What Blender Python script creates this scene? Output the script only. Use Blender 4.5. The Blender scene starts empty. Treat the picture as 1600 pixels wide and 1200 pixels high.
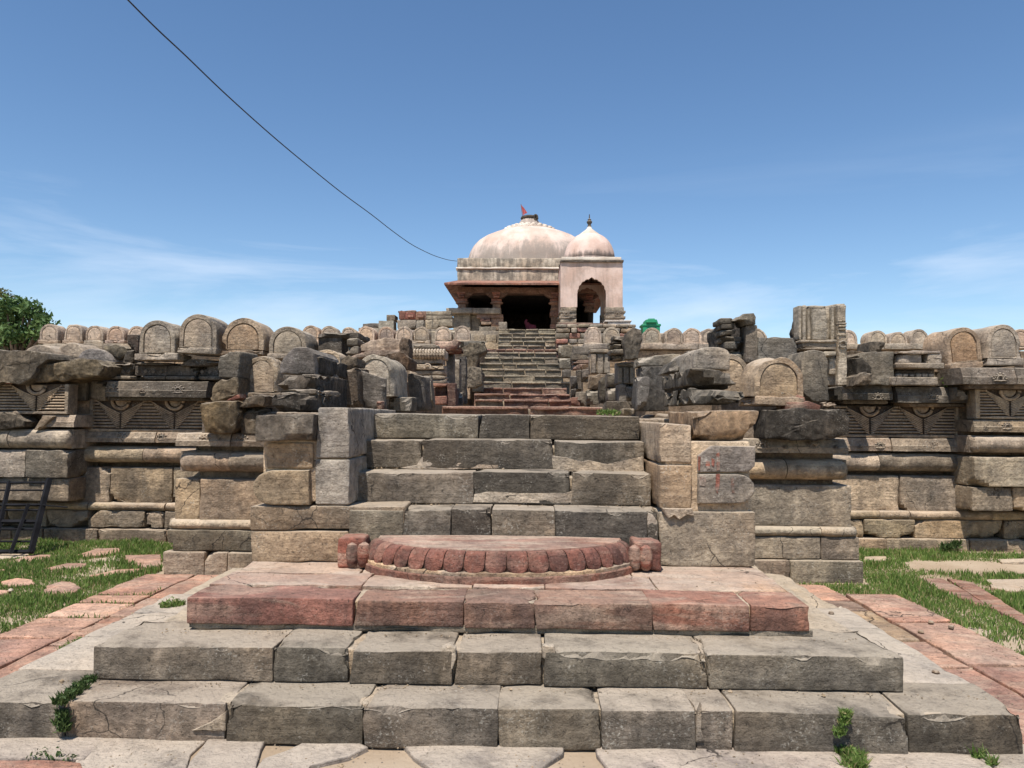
import bpy, math, random, zlib
import numpy as np
from mathutils import Vector, Matrix

sc = bpy.context.scene
col = sc.collection
PI = math.pi
rad = math.radians
random.seed(7)
rng = np.random.default_rng(7)

# ------------------------------------------------------------------ camera
FPX, EYE = 1180.0, 1.6
camd = bpy.data.cameras.new('camera')
cam = bpy.data.objects.new('camera', camd)
col.objects.link(cam)
camd.sensor_width = 36.0
camd.lens = 36.0 * FPX / 1600.0
camd.clip_start, camd.clip_end = 0.05, 6000
CR = Matrix.Rotation(rad(1.36), 3, 'Z') @ Matrix.Rotation(PI/2 + rad(2.43), 3, 'X') @ Matrix.Rotation(rad(0.4), 3, 'Z')
cam.matrix_world = Matrix.Translation((0, 0, EYE)) @ CR.to_4x4()
sc.camera = cam

# ------------------------------------------------------------------ sky and sun
SUN_EL, SUN_AZ = rad(64), rad(18)          # behind the viewer, a little to the left
w = bpy.data.worlds.new('World'); sc.world = w; w.use_nodes = True
nt = w.node_tree; nt.nodes.clear()
def wn(t): return nt.nodes.new(t)
wout = wn('ShaderNodeOutputWorld'); bg = wn('ShaderNodeBackground'); sky = wn('ShaderNodeTexSky')
sky.sky_type = 'NISHITA'; sky.sun_disc = False
sky.sun_elevation = SUN_EL; sky.sun_rotation = PI + SUN_AZ
sky.altitude = 300; sky.air_density = 1.0; sky.dust_density = 0.05; sky.ozone_density = 2.0
bg.inputs['Strength'].default_value = 0.112
# thin streaks of high cirrus, low over the horizon, drifting through the whole sky
tcw = wn('ShaderNodeTexCoord'); sep = wn('ShaderNodeSeparateXYZ'); nt.links.new(tcw.outputs['Generated'], sep.inputs[0])
mp = wn('ShaderNodeMapping'); mp.inputs['Scale'].default_value = (-1.1, 1.1, 7.0); mp.inputs['Location'].default_value = (0.0, 0.0, 0.1)
mp.inputs['Rotation'].default_value = (0, 0.10, 0)
nt.links.new(tcw.outputs['Generated'], mp.inputs[0])
nz = wn('ShaderNodeTexNoise'); nz.inputs['Scale'].default_value = 1.3; nz.inputs['Detail'].default_value = 9; nz.inputs['Roughness'].default_value = 0.58
nz.inputs['Distortion'].default_value = 0.7
nt.links.new(mp.outputs[0], nz.inputs['Vector'])
cr = wn('ShaderNodeValToRGB'); cr.color_ramp.elements[0].position = 0.52; cr.color_ramp.elements[1].position = 0.80
nt.links.new(nz.outputs['Fac'], cr.inputs[0])
band = wn('ShaderNodeMapRange'); band.interpolation_type = 'SMOOTHSTEP'
band.inputs['From Min'].default_value = 0.34; band.inputs['From Max'].default_value = 0.16
nt.links.new(sep.outputs['Z'], band.inputs['Value'])
mm = wn('ShaderNodeMath'); mm.operation = 'MULTIPLY'; nt.links.new(cr.outputs[0], mm.inputs[0]); nt.links.new(band.outputs[0], mm.inputs[1])
m2 = wn('ShaderNodeMath'); m2.operation = 'MULTIPLY'; m2.inputs[1].default_value = 0.62; nt.links.new(mm.outputs[0], m2.inputs[0])
hs = wn('ShaderNodeHueSaturation'); hs.inputs['Saturation'].default_value = 1.12; hs.inputs['Value'].default_value = 1.0
nt.links.new(sky.outputs[0], hs.inputs['Color'])
mixw = wn('ShaderNodeMix'); mixw.data_type = 'RGBA'
nt.links.new(m2.outputs[0], mixw.inputs['Factor']); nt.links.new(hs.outputs[0], mixw.inputs[6]); mixw.inputs[7].default_value = (6.2, 6.9, 8.0, 1)
nt.links.new(mixw.outputs[2], bg.inputs['Color']); nt.links.new(bg.outputs[0], wout.inputs['Surface'])

sund = bpy.data.lights.new('sun', 'SUN'); sund.energy = 4.8; sund.angle = rad(0.53); sund.color = (1.0, 0.94, 0.87)
sun = bpy.data.objects.new('sun', sund); col.objects.link(sun)
Ld = Vector((math.cos(SUN_EL)*math.sin(SUN_AZ), math.cos(SUN_EL)*math.cos(SUN_AZ), -math.sin(SUN_EL)))
sun.rotation_euler = Ld.to_track_quat('-Z', 'Y').to_euler()
sun.location = (-6, -20, 30)
sc.view_settings.view_transform = 'Standard'; sc.view_settings.look = 'None'
sc.view_settings.exposure = 0.38; sc.view_settings.gamma = 1.0; sc.view_settings.use_curve_mapping = False
sc.cycles.max_bounces = 6

# ------------------------------------------------------------------ picture -> place
CO = Vector((0, 0, EYE))
def ray(px, py): return CR @ Vector(((px-800)/FPX, (600-py)/FPX, -1))
def at(px, py, Y):
    d = ray(px, py); return np.array(CO + d*(Y/d.y))
def gnd(px, py, z=0.0):
    d = ray(px, py); return np.array(CO + d*((z-EYE)/d.z))
def X(px, Y, py=650): return at(px, py, Y)[0]
def Z(py, Y, px=828): return at(px, py, Y)[2]

# ------------------------------------------------------------------ numeric noise
def vnoise(P, seed=0):
    P = np.asarray(P, float); I = np.floor(P).astype(np.int64); f = P - I; f = f*f*(3-2*f)
    def h(ix, iy, iz):
        n = (ix*374761393 + iy*668265263 + iz*1440662683 + seed*1274126177) & 0xffffffff
        n = ((n ^ (n >> 13))*1274126177) & 0xffffffff
        n = ((n ^ (n >> 16))*2246822519) & 0xffffffff
        return (n & 0xffff)/32767.5 - 1
    r = 0
    for a in (0, 1):
        for b in (0, 1):
            for c in (0, 1):
                wgt = (f[:, 0] if a else 1-f[:, 0])*(f[:, 1] if b else 1-f[:, 1])*(f[:, 2] if c else 1-f[:, 2])
                r = r + wgt*h(I[:, 0]+a, I[:, 1]+b, I[:, 2]+c)
    return r
def fbm(P, f, octv=3, seed=0):
    r = 0; a = 1.0
    for o in range(octv):
        r = r + a*vnoise(P*f*(2.03**o) + 11.7*o, seed+o); a *= 0.5
    return r

# ------------------------------------------------------------------ objects
def seed_of(*a): return zlib.crc32(repr(a).encode()) & 0x7fff
def tag(o, label=None, cat=None, group=None, kind=None):
    if label: o['label'] = label
    if cat: o['category'] = cat
    if group: o['group'] = group
    if kind: o['kind'] = kind
    return o
def thing(name, label, cat, loc=(0, 0, 0), group=None, kind=None):
    o = bpy.data.objects.new(name, None); o.location = loc; o.empty_display_size = 0.2
    col.objects.link(o); return tag(o, label, cat, group, kind)
def wloc(o):
    v = Vector(o.location)
    while o.parent: o = o.parent; v += Vector(o.location)
    return v
def mesh_obj(name, V, Fc, mat, parent=None, color=(0.3, 0.25, 0.2), stain=0.5, sharp=38, smooth=True):
    V = np.asarray(V, float)
    org = np.array([V[:, 0].mean(), V[:, 1].mean(), V[:, 2].min()])
    me = bpy.data.meshes.new(name); me.from_pydata((V-org).tolist(), [], Fc)
    me.materials.append(mat)
    if smooth:
        me.polygons.foreach_set('use_smooth', [True]*len(me.polygons))
        me.set_sharp_from_angle(angle=rad(sharp))
    o = bpy.data.objects.new(name, me); col.objects.link(o)
    if parent is not None:
        o.parent = parent; o.location = Vector(org) - wloc(parent)
    else: o.location = org
    o.color = (*color, stain)
    return o
def copy_tree(o, parent=None):
    c = o.copy(); col.objects.link(c); c.parent = parent
    for ch in list(o.children): copy_tree(ch, c)
    return c
def merge(parts):
    V = []; Fc = []; n = 0
    for v, f in parts:
        V.append(np.asarray(v, float)); Fc += [[i+n for i in q] for q in f]; n += len(v)
    return np.concatenate(V), Fc

_lat = {}
def lattice(nx, ny, nz):
    k = (nx, ny, nz)
    if k in _lat: return _lat[k]
    idx = {}; pts = []
    def vid(i, j, l):
        t = (i, j, l)
        if t not in idx: idx[t] = len(pts); pts.append(t)
        return idx[t]
    fs = []
    for i in range(nx-1):
        for j in range(ny-1):
            fs.append([vid(i, j, 0), vid(i, j+1, 0), vid(i+1, j+1, 0), vid(i+1, j, 0)])
            fs.append([vid(i, j, nz-1), vid(i+1, j, nz-1), vid(i+1, j+1, nz-1), vid(i, j+1, nz-1)])
    for i in range(nx-1):
        for l in range(nz-1):
            fs.append([vid(i, 0, l), vid(i+1, 0, l), vid(i+1, 0, l+1), vid(i, 0, l+1)])
            fs.append([vid(i, ny-1, l), vid(i, ny-1, l+1), vid(i+1, ny-1, l+1), vid(i+1, ny-1, l)])
    for j in range(ny-1):
        for l in range(nz-1):
            fs.append([vid(0, j, l), vid(0, j, l+1), vid(0, j+1, l+1), vid(0, j+1, l)])
            fs.append([vid(nx-1, j, l), vid(nx-1, j+1, l), vid(nx-1, j+1, l+1), vid(nx-1, j, l+1)])
    _lat[k] = (np.array(pts), fs)
    return _lat[k]

def hexa(C, r=0.015, step=0.07, amp=0.004, chip=0.02, freq=6.0, seed=0, maxn=20, top=False, brk=0.0):
    """a worn block through eight corners C[ix,iy,iz]; edges rounded, chipped and uneven"""
    C = np.asarray(C, float)
    L = np.array([np.linalg.norm(C[1]-C[0], axis=-1).mean(), np.linalg.norm(C[:, 1]-C[:, 0], axis=-1).mean(),
                  np.linalg.norm(C[:, :, 1]-C[:, :, 0], axis=-1).mean()])
    r = min(r, 0.3*L.min()); ax = []
    for l in L:
        n = int(min(maxn, max(1, round((l-2*r)/step))))
        ax.append(np.concatenate([[0, 0.35*r], np.linspace(r, l-r, n+1), [l-0.35*r, l]]))
    I, fs = lattice(*[len(a) for a in ax])
    p = np.stack([ax[k][I[:, k]] for k in range(3)], 1)
    q = np.clip(p, r, L-r); d = p-q; n = d/np.maximum(np.linalg.norm(d, axis=1, keepdims=True), 1e-9)
    pr = q + r*n
    m = np.sort(np.minimum(p, L-p), axis=1); s2 = m[:, 1]
    u = pr/L
    P = 0
    for a in (0, 1):
        for b in (0, 1):
            for c in (0, 1):
                P = P + ((u[:, 0] if a else 1-u[:, 0])*(u[:, 1] if b else 1-u[:, 1])*(u[:, 2] if c else 1-u[:, 2]))[:, None]*C[a, b, c]
    ex = (C[1]-C[0]).mean((0, 1)); ey = (C[:, 1]-C[:, 0]).mean((0, 1)); ez = (C[:, :, 1]-C[:, :, 0]).mean((0, 1))
    ex, ey, ez = [e/np.linalg.norm(e) for e in (ex, ey, ez)]
    N = n[:, :1]*ex + n[:, 1:2]*ey + n[:, 2:]*ez
    disp = amp*fbm(P, freq, 3, seed)
    if chip:
        ef = np.exp(-(s2/(0.8*chip+0.012))**2)
        nn = fbm(P, 5.0, 2, seed+5)
        if top: ef = ef*np.where(p[:, 2] > L[2]-2.2*chip-0.01, 1.0, 0.15)
        disp -= chip*ef*np.clip((nn-0.15)/0.5, 0, 1.3)*(1+0.35*vnoise(P*28, seed+6))
    P = P + N*disp[:, None]
    if brk:
        rr = random.Random(seed)
        for cx in (0, 1):
            for cz in (0, 1):
                if rr.random() > brk: continue
                a, b = rr.uniform(.05, .2), rr.uniform(.04, .13)
                dd = (p[:, 0] if cx == 0 else L[0]-p[:, 0])/a + (p[:, 2] if cz == 0 else L[2]-p[:, 2])/b + 0.18*vnoise(P*17, seed+3)
                k = np.clip((1-dd)*3, 0, 1)*(p[:, 1] < L[1]*.5); P = P + ey*(k*min(.16, L[1]*.35))[:, None]
    return P, fs
def boxc(x0, x1, y0, y1, z0, z1):
    C = np.zeros((2, 2, 2, 3))
    for a in (0, 1):
        for b in (0, 1):
            for c in (0, 1): C[a, b, c] = ((x0, x1)[a], (y0, y1)[b], (z0, z1)[c])
    return C
def jit(c, s=0.08, rnd=random):
    k = 1 + rnd.uniform(-s, s); return tuple(max(0.01, v*k*(1+rnd.uniform(-s/7, s/7))) for v in c)

def block(name, x0, x1, y0, y1, z0, z1, mat, parent, color, stain=0.5, **kw):
    kw.setdefault('seed', seed_of(name, x0, y0, z0))
    V, Fc = hexa(boxc(x0, x1, y0, y1, z0, z1), **kw)
    return mesh_obj(name, V, Fc, mat, parent, color, stain)
def quad_stone(quad, Y, depth, dv=(0, 0), **kw):
    """front face from four picture corners (bl, br, tr, tl) standing at depth Y (or Y left, Y right)"""
    Yl, Yr = (Y, Y) if not isinstance(Y, tuple) else Y
    bl, br, tr, tl = [at(q[0], q[1], y) for q, y in zip(quad, (Yl, Yr, Yr, Yl))]
    C = np.zeros((2, 2, 2, 3)); off = np.array([dv[0], depth, dv[1]])
    C[0, 0, 0], C[1, 0, 0], C[1, 0, 1], C[0, 0, 1] = bl, br, tr, tl
    C[:, 1] = C[:, 0] + off
    return hexa(C, **kw)
def ring_prism(pts, ext, bevel=0.02, amp=0.01, freq=5, bulge=0.0, seed=0, sub=0.08, jag=0.0, fine=0.0):
    """irregular stone: outline pts (3-D, counter-clockwise seen from outside) pushed back along ext"""
    pts = np.asarray(pts, float); ext = np.asarray(ext, float); out = []
    r_ = random.Random(seed)
    for i in range(len(pts)):
        a, b = pts[i], pts[(i+1) % len(pts)]; n = max(1, int(np.linalg.norm(b-a)/sub))
        for k in range(n): out.append(a + (b-a)*k/n)
    O = np.array(out); c = O.mean(0)
    if jag:
        dirs = (O-c)/np.maximum(np.linalg.norm(O-c, axis=1, keepdims=True), 1e-6)
        O = O + dirs*(jag*fbm(O, 9, 2, seed))[:, None]
    n = len(O); e = ext/np.linalg.norm(ext); size = np.linalg.norm(O-c, axis=1).mean()
    def sc_(s, off): return c + (O-c)*s + ext*off
    b = min(bevel/size, 0.3); bo = min(bevel/np.linalg.norm(ext), 0.3)
    rings = [sc_(1-b, 1.0), sc_(1, 1-bo), sc_(1, 0.75), sc_(1, 0.5), sc_(1, 0.3), sc_(1, 0.15), sc_(1, bo), sc_(1-0.35*b, 0.3*bo), sc_(1-b, 0)] + [sc_(f_*(1-b), 0)-e*bulge*(1-f_*f_) for f_ in (0.9, 0.78, 0.64, 0.5, 0.36, 0.2)]
    V = np.concatenate(rings + [[c - e*bulge]]); Fc = []
    k = len(rings)
    Fc.append(list(range(n)))
    for i in range(k-1):
        for j in range(n):
            j2 = (j+1) % n
            Fc.append([i*n+j, i*n+j2, (i+1)*n+j2, (i+1)*n+j][::-1])
    for j in range(n): Fc.append([(k-1)*n+j, k*n, (k-1)*n+(j+1) % n])
    Fc[0] = Fc[0]
    N = np.concatenate([(ring-c)-np.outer((ring-c)@e, e)*(1 if i < 8 else 0) for i, ring in enumerate(rings)] + [[-e]])
    D = np.stack([fbm(V, freq, 3, seed+s) for s in (1, 2, 3)], 1)
    V = V + D*amp
    if fine:
        # fracture planes: cells of the stone sheared off flat, then a little grit
        cell = np.floor(V*7 + 0.8*np.stack([vnoise(V*3, seed+s) for s in (4, 5, 6)], 1)); hv = vnoise(cell*1.37+0.5, seed+2)
        V = V + e*(hv*fine*0.9)[:, None] + np.stack([vnoise(V*24, seed+s) for s in (7, 8, 9)], 1)*fine*.55
    return V, Fc
def fix_normals(o):
    import bmesh
    bm = bmesh.new(); bm.from_mesh(o.data); bmesh.ops.recalc_face_normals(bm, faces=bm.faces); bm.to_mesh(o.data); bm.free()
def tube(pts, r, n=6, cap=True):
    pts = np.asarray(pts, float); rs = np.broadcast_to(r, (len(pts),)); V = []; Fc = []
    for i, p in enumerate(pts):
        t = pts[min(i+1, len(pts)-1)] - pts[max(i-1, 0)]; t = t/np.linalg.norm(t)
        a = np.cross(t, (0, 0, 1.0) if abs(t[2]) < 0.9 else (1.0, 0, 0)); a /= np.linalg.norm(a); b = np.cross(t, a)
        for k in range(n): th = 2*PI*k/n; V.append(p + rs[i]*(math.cos(th)*a + math.sin(th)*b))
    for i in range(len(pts)-1):
        for k in range(n): k2 = (k+1) % n; Fc.append([i*n+k, i*n+k2, (i+1)*n+k2, (i+1)*n+k])
    if cap: Fc += [list(range(n))[::-1], [(len(pts)-1)*n+k for k in range(n)]]
    return np.array(V), Fc
def lathe(prof, n=32, c=(0, 0, 0), rib=None):
    V = []; Fc = []
    for r, z in prof:
        for k in range(n):
            th = 2*PI*k/n; rr = r*(1 if rib is None else 1+rib[1]*abs(math.sin(rib[0]*th/2)))
            V.append((c[0]+rr*math.cos(th), c[1]+rr*math.sin(th), c[2]+z))
    for i in range(len(prof)-1):
        for k in range(n): k2 = (k+1) % n; Fc.append([i*n+k, i*n+k2, (i+1)*n+k2, (i+1)*n+k])
    Fc += [list(range(n))[::-1], [(len(prof)-1)*n+k for k in range(n)]]
    return np.array(V), Fc
def bar(prof, x0, x1, step=0.08, amp=0.004, seed=0, round_end=(0, 0), yb=None, chip=0.0):
    """a moulding: closed profile [(y, z)...] run along x; round_end makes the moulding turn away at an end"""
    prof = np.asarray(prof, float); n = len(prof); L = x1-x0
    xs = list(np.linspace(x0, x1, max(2, int(L/step)+1)))
    for s, re in enumerate(round_end):
        if re:
            xs += [(x0 if s == 0 else x1) + (1 if s == 0 else -1)*re*(1-math.cos(a)) for a in np.linspace(0, PI/2, 6)]
    xs = sorted(set(round(x, 5) for x in xs)); yb = prof[:, 0].max() if yb is None else yb
    V = []; zc = prof[:, 1].mean()
    for x in xs:
        k = 1.0
        for s, re in enumerate(round_end):
            if re:
                d = (x-x0) if s == 0 else (x1-x)
                if d < re: k = min(k, math.sqrt(max(0.02, 1-((re-d)/re)**2)))
        for y, z in prof: V.append((x, yb+(y-yb)*k, zc+(z-zc)*(0.35+0.65*k)))
    V = np.array(V); Fc = []
    for i in range(len(xs)-1):
        for k in range(n): k2 = (k+1) % n; Fc.append([i*n+k, i*n+k2, (i+1)*n+k2, (i+1)*n+k])
    Fc += [list(range(n))[::-1], [(len(xs)-1)*n+k for k in range(n)]]
    D = np.stack([fbm(V, 5, 3, seed+s) for s in (1, 2, 3)], 1)*amp
    if chip: D[:, 1] += chip*np.clip(fbm(V, 3.3, 2, seed+9)-0.45, 0, 1)*(V[:, 1] < yb-0.02)
    return V + D, Fc
def half_round(yf, yb, z0, z1, n=10):
    zc, rz = (z0+z1)/2, (z1-z0)/2
    return [(yb, z0)] + [(yb-(yb-yf)*math.sin(a) if True else 0, zc-rz*math.cos(a)) for a in np.linspace(0.12, PI-0.12, n)] + [(yb, z1)]

# ------------------------------------------------------------------ materials
def mat_new(name):
    m = bpy.data.materials.new(name); m.use_nodes = True; t = m.node_tree; t.nodes.clear()
    o = t.nodes.new('ShaderNodeOutputMaterial'); b = t.nodes.new('ShaderNodeBsdfPrincipled')
    t.links.new(b.outputs[0], o.inputs[0]); b.inputs['Roughness'].default_value = 0.9; b.inputs['Specular IOR Level'].default_value = 0.15
    return m, t, b
class N:
    def __init__(s, t): s.t = t
    def n(s, typ, **kw):
        x = s.t.nodes.new('ShaderNode'+typ)
        for k, v in kw.items(): setattr(x, k, v)
        return x
    def l(s, a, b): s.t.links.new(a, b)
    def coords(s, rnd=40.0):
        tc = s.n('TexCoord'); oi = s.n('ObjectInfo'); mu = s.n('Math', operation='MULTIPLY'); mu.inputs[1].default_value = rnd
        s.l(oi.outputs['Random'], mu.inputs[0]); ad = s.n('VectorMath', operation='ADD')
        s.l(tc.outputs['Object'], ad.inputs[0]); s.l(mu.outputs[0], ad.inputs[1]); return ad.outputs[0], oi, tc
    def noise(s, vec, scale, detail=6, rough=0.6, stretch=None, dist=0.0):
        if stretch:
            m = s.n('Mapping'); m.inputs['Scale'].default_value = stretch; s.l(vec, m.inputs[0]); vec = m.outputs[0]
        x = s.n('TexNoise'); x.inputs['Scale'].default_value = scale; x.inputs['Detail'].default_value = detail
        x.inputs['Roughness'].default_value = rough; x.inputs['Distortion'].default_value = dist; s.l(vec, x.inputs['Vector']); return x.outputs['Fac']
    def rng(s, v, a, b, c=0.0, d=1.0):
        x = s.n('MapRange', interpolation_type='SMOOTHSTEP'); x.inputs['From Min'].default_value = a; x.inputs['From Max'].default_value = b
        x.inputs['To Min'].default_value = c; x.inputs['To Max'].default_value = d; s.l(v, x.inputs['Value']); return x.outputs[0]
    def mul(s, a, b):
        x = s.n('Math', operation='MULTIPLY')
        for i, v in enumerate((a, b)):
            if isinstance(v, (int, float)): x.inputs[i].default_value = v
            else: s.l(v, x.inputs[i])
        return x.outputs[0]
    def add(s, a, b):
        x = s.n('Math', operation='ADD')
        for i, v in enumerate((a, b)):
            if isinstance(v, (int, float)): x.inputs[i].default_value = v
            else: s.l(v, x.inputs[i])
        return x.outputs[0]
    def mix(s, f, a, b, blend='MIX'):
        x = s.n('Mix', data_type='RGBA', blend_type=blend)
        if isinstance(f, (int, float)): x.inputs[0].default_value = f
        else: s.l(f, x.inputs[0])
        for i, v in ((6, a), (7, b)):
            if isinstance(v, tuple): x.inputs[i].default_value = (*v, 1)
            else: s.l(v, x.inputs[i])
        return x.outputs[2]
    def bump(s, h, b, strength=0.4, dist=0.02, prev=None):
        x = s.n('Bump'); x.inputs['Strength'].default_value = strength; x.inputs['Distance'].default_value = dist
        s.l(h, x.inputs['Height'])
        if prev is not None: s.l(prev, x.inputs['Normal'])
        s.l(x.outputs[0], b.inputs['Normal']); return x.outputs[0]
def stone_mat(name, dark=(0.05, 0.043, 0.034), streak=True, lichen=0.5, bump=0.7, cream=None, rough=False, scale=1.0, up_pale=0.75, cracks=True):
    m, t, b = mat_new(name); g = N(t); v, oi, tc = g.coords()
    base = g.mix(1.0, oi.outputs['Color'], (1.045, 0.985, 0.945), 'MULTIPLY') if not cream else g.mix(1.0, oi.outputs['Color'], (1.06, 1.0, 0.89), 'MULTIPLY'); amt = oi.outputs['Alpha']
    n1 = g.noise(v, 2.6*scale, 8, 0.68); n2 = g.noise(v, 0.9*scale, 3, 0.5); n3 = g.noise(v, 17*scale, 6, 0.75)
    c = g.mix(g.rng(n1, 0.3, 0.7), g.mix(1.0, base, (0.58, 0.59, 0.62), 'MULTIPLY'), g.mix(1.0, base, (1.25, 1.23, 1.18), 'MULTIPLY'))
    c = g.mix(g.mul(g.rng(n2, 0.45, 0.7), 0.40), c, g.mix(1.0, c, (1.20, 1.0, 0.80), 'MULTIPLY'))
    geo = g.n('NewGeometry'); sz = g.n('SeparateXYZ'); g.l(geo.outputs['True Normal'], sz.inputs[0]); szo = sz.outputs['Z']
    if cream:
        vn = g.noise(v, 1.5, 6, 0.62, stretch=(0.8, 3.0, 5.0), dist=1.2); patch = g.noise(v, 1.1, 4, 0.6)
        k = g.mul(g.rng(g.add(g.mul(vn, 0.65), g.mul(patch, 0.45)), 0.53, 0.63), amt)
        c = g.mix(k, c, cream)
        sp = g.noise(v, 45, 3, 0.7); c = g.mix(g.mul(g.rng(sp, 0.58, 0.72), 0.5), c, g.mix(0.5, c, cream))
    bed = g.noise(v, 2.2, 5, 0.6, stretch=(0.7, 0.7, 6.0), dist=0.9)
    c = g.mix(0.34, c, g.mix(g.rng(bed, 0.35, 0.65), g.mix(1.0, c, (0.68, 0.66, 0.64), 'MULTIPLY'), g.mix(1.0, c, (1.22, 1.2, 1.17), 'MULTIPLY')))
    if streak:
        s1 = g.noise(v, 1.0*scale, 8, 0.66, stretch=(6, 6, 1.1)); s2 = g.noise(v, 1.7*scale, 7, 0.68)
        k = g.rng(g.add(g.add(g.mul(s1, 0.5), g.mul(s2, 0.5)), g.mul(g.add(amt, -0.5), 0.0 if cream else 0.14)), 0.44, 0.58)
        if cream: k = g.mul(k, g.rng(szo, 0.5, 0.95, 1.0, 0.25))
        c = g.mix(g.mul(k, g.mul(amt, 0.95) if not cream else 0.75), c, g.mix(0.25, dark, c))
    if lichen:
        lp = g.noise(v, 5.5, 4, 0.6); ls = g.noise(v, 70, 3, 0.6)
        c = g.mix(g.mul(g.mul(g.rng(lp, 0.45, 0.7), g.rng(ls, 0.54, 0.66)), lichen), c, (0.50, 0.47, 0.40))
    pit = g.noise(v, 48, 5, 0.8)
    c = g.mix(g.mul(g.rng(pit, 0.44, 0.32), 0.75), c, (0.045, 0.04, 0.035))
    c = g.mix(0.75, c, g.mix(g.rng(n3, 0.3, 0.7), g.mix(1.0, c, (0.60, 0.60, 0.60), 'MULTIPLY'), g.mix(1.0, c, (1.30, 1.30, 1.30), 'MULTIPLY')))
    # paler tone mixed in on faces that look up, broken by noise
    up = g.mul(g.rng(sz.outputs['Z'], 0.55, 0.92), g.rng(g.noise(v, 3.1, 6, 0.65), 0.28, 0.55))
    if not cream: c = g.mix(g.mul(up, up_pale), c, g.mix(0.35, (0.54, 0.455, 0.35), g.mix(1.0, base, (1.2, 1.18, 1.15), 'MULTIPLY')))
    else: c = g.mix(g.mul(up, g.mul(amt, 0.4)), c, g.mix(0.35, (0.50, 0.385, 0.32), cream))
    if cracks:
        wv = g.n('TexNoise'); wv.inputs['Scale'].default_value = 4; wv.inputs['Detail'].default_value = 5; g.l(v, wv.inputs['Vector'])
        dv_ = g.n('VectorMath', operation='MULTIPLY_ADD'); g.l(wv.outputs['Color'], dv_.inputs[0]); dv_.inputs[1].default_value = (0.25, 0.25, 0.25); g.l(v, dv_.inputs[2])
        ve = g.n('TexVoronoi', feature='DISTANCE_TO_EDGE'); ve.inputs['Scale'].default_value = 1.5; g.l(dv_.outputs[0], ve.inputs['Vector'])
        crk = g.mul(g.rng(ve.outputs['Distance'], 0.008, 0.002), g.rng(g.noise(v, 1.2, 2, 0.5), 0.57, 0.62)); c = g.mix(g.mul(crk, 0.85), c, (0.03, 0.026, 0.022))
    if rough:
        vo = g.n('TexVoronoi'); vo.inputs['Scale'].default_value = 20; mpg = g.n('Mapping'); mpg.inputs['Scale'].default_value = (1, 1, 0.6); mpg.inputs['Rotation'].default_value = (0.3, 0.5, 0.4)
        g.l(g.n('VectorMath', operation='ADD').outputs[0], mpg.inputs[0]) if False else g.l(v, mpg.inputs[0]); g.l(mpg.outputs[0], vo.inputs['Vector'])
        hew = g.add(g.mul(g.noise(v, 9, 9, 0.78, dist=0.6), 1.0), g.mul(vo.outputs['Distance'], 0.35))
        c = g.mix(0.6, c, g.mix(g.rng(hew, 0.45, 0.85), g.mix(1.0, c, (0.5, 0.5, 0.5), 'MULTIPLY'), g.mix(1.0, c, (1.45, 1.42, 1.38), 'MULTIPLY')))
    g.l(c, b.inputs['Base Color'])
    h = g.add(g.mul(g.noise(v, 14, 10, 0.75), 1.0), g.mul(g.rng(pit, 0.25, 0.44), 0.35))
    nb = g.bump(h, b, bump, 0.04)
    if rough: g.bump(hew, b, 1.0, 0.07, nb)
    else: g.bump(g.add(g.noise(v, 3.5, 6, 0.65), g.mul(bed, 0.5)), b, 0.5, 0.05, nb)
    return m
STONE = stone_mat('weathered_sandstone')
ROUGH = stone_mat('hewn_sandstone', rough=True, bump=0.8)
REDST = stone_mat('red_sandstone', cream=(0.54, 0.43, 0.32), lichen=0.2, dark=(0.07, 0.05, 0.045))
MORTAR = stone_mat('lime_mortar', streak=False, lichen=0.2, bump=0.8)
def plaster_mat(name, base, dark, zmap=None, amount=1.0, pale=(0.72, 0.62, 0.50), blot=1.6, bias=0.0):
    """lime plaster with black mould; zmap=(z clean, z mouldy) grows the mould where rain stands"""
    m, t, b = mat_new(name); g = N(t); v, oi, tc = g.coords(0.0)
    n1 = g.noise(v, 1.4, 6, 0.6); n2 = g.noise(v, 5.0, 6, 0.7)
    c = g.mix(g.rng(n1, 0.38, 0.62), base, tuple(x*k_ for x, k_ in zip(base, (0.80, 0.74, 0.70))))
    c = g.mix(g.mul(g.rng(n2, 0.62, 0.70), 0.7), c, pale)
    st = g.add(g.mul(g.noise(v, 1.2, 9, 0.72, stretch=(5.5, 5.5, 0.7)), 0.6), g.mul(g.noise(v, blot, 6, 0.68), 0.5))
    if zmap:
        sp = g.n('SeparateXYZ'); g.l(tc.outputs['Object'], sp.inputs[0])
        zz = g.rng(sp.outputs['Z'], zmap[0], zmap[1], -0.16, 0.13); st = g.add(st, zz)
    k = g.rng(st, 0.46-bias, 0.70-bias)
    c = g.mix(g.mul(k, amount), c, dark); g.l(c, b.inputs['Base Color'])
    g.bump(g.noise(v, 9, 8, 0.7), b, 0.4, 0.03); return m
def flat_mat(name, c, rough=0.6, spec=0.3, var=0.25, scale=8.0, metal=0.0):
    m, t, b = mat_new(name); g = N(t); v, oi, tc = g.coords()
    n = g.noise(v, scale, 5, 0.6)
    g.l(g.mix(g.rng(n, 0.3, 0.7), tuple(x*(1-var) for x in c), tuple(min(1, x*(1+var)) for x in c)), b.inputs['Base Color'])
    b.inputs['Roughness'].default_value = rough; b.inputs['Specular IOR Level'].default_value = spec; b.inputs['Metallic'].default_value = metal
    return m
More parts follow.
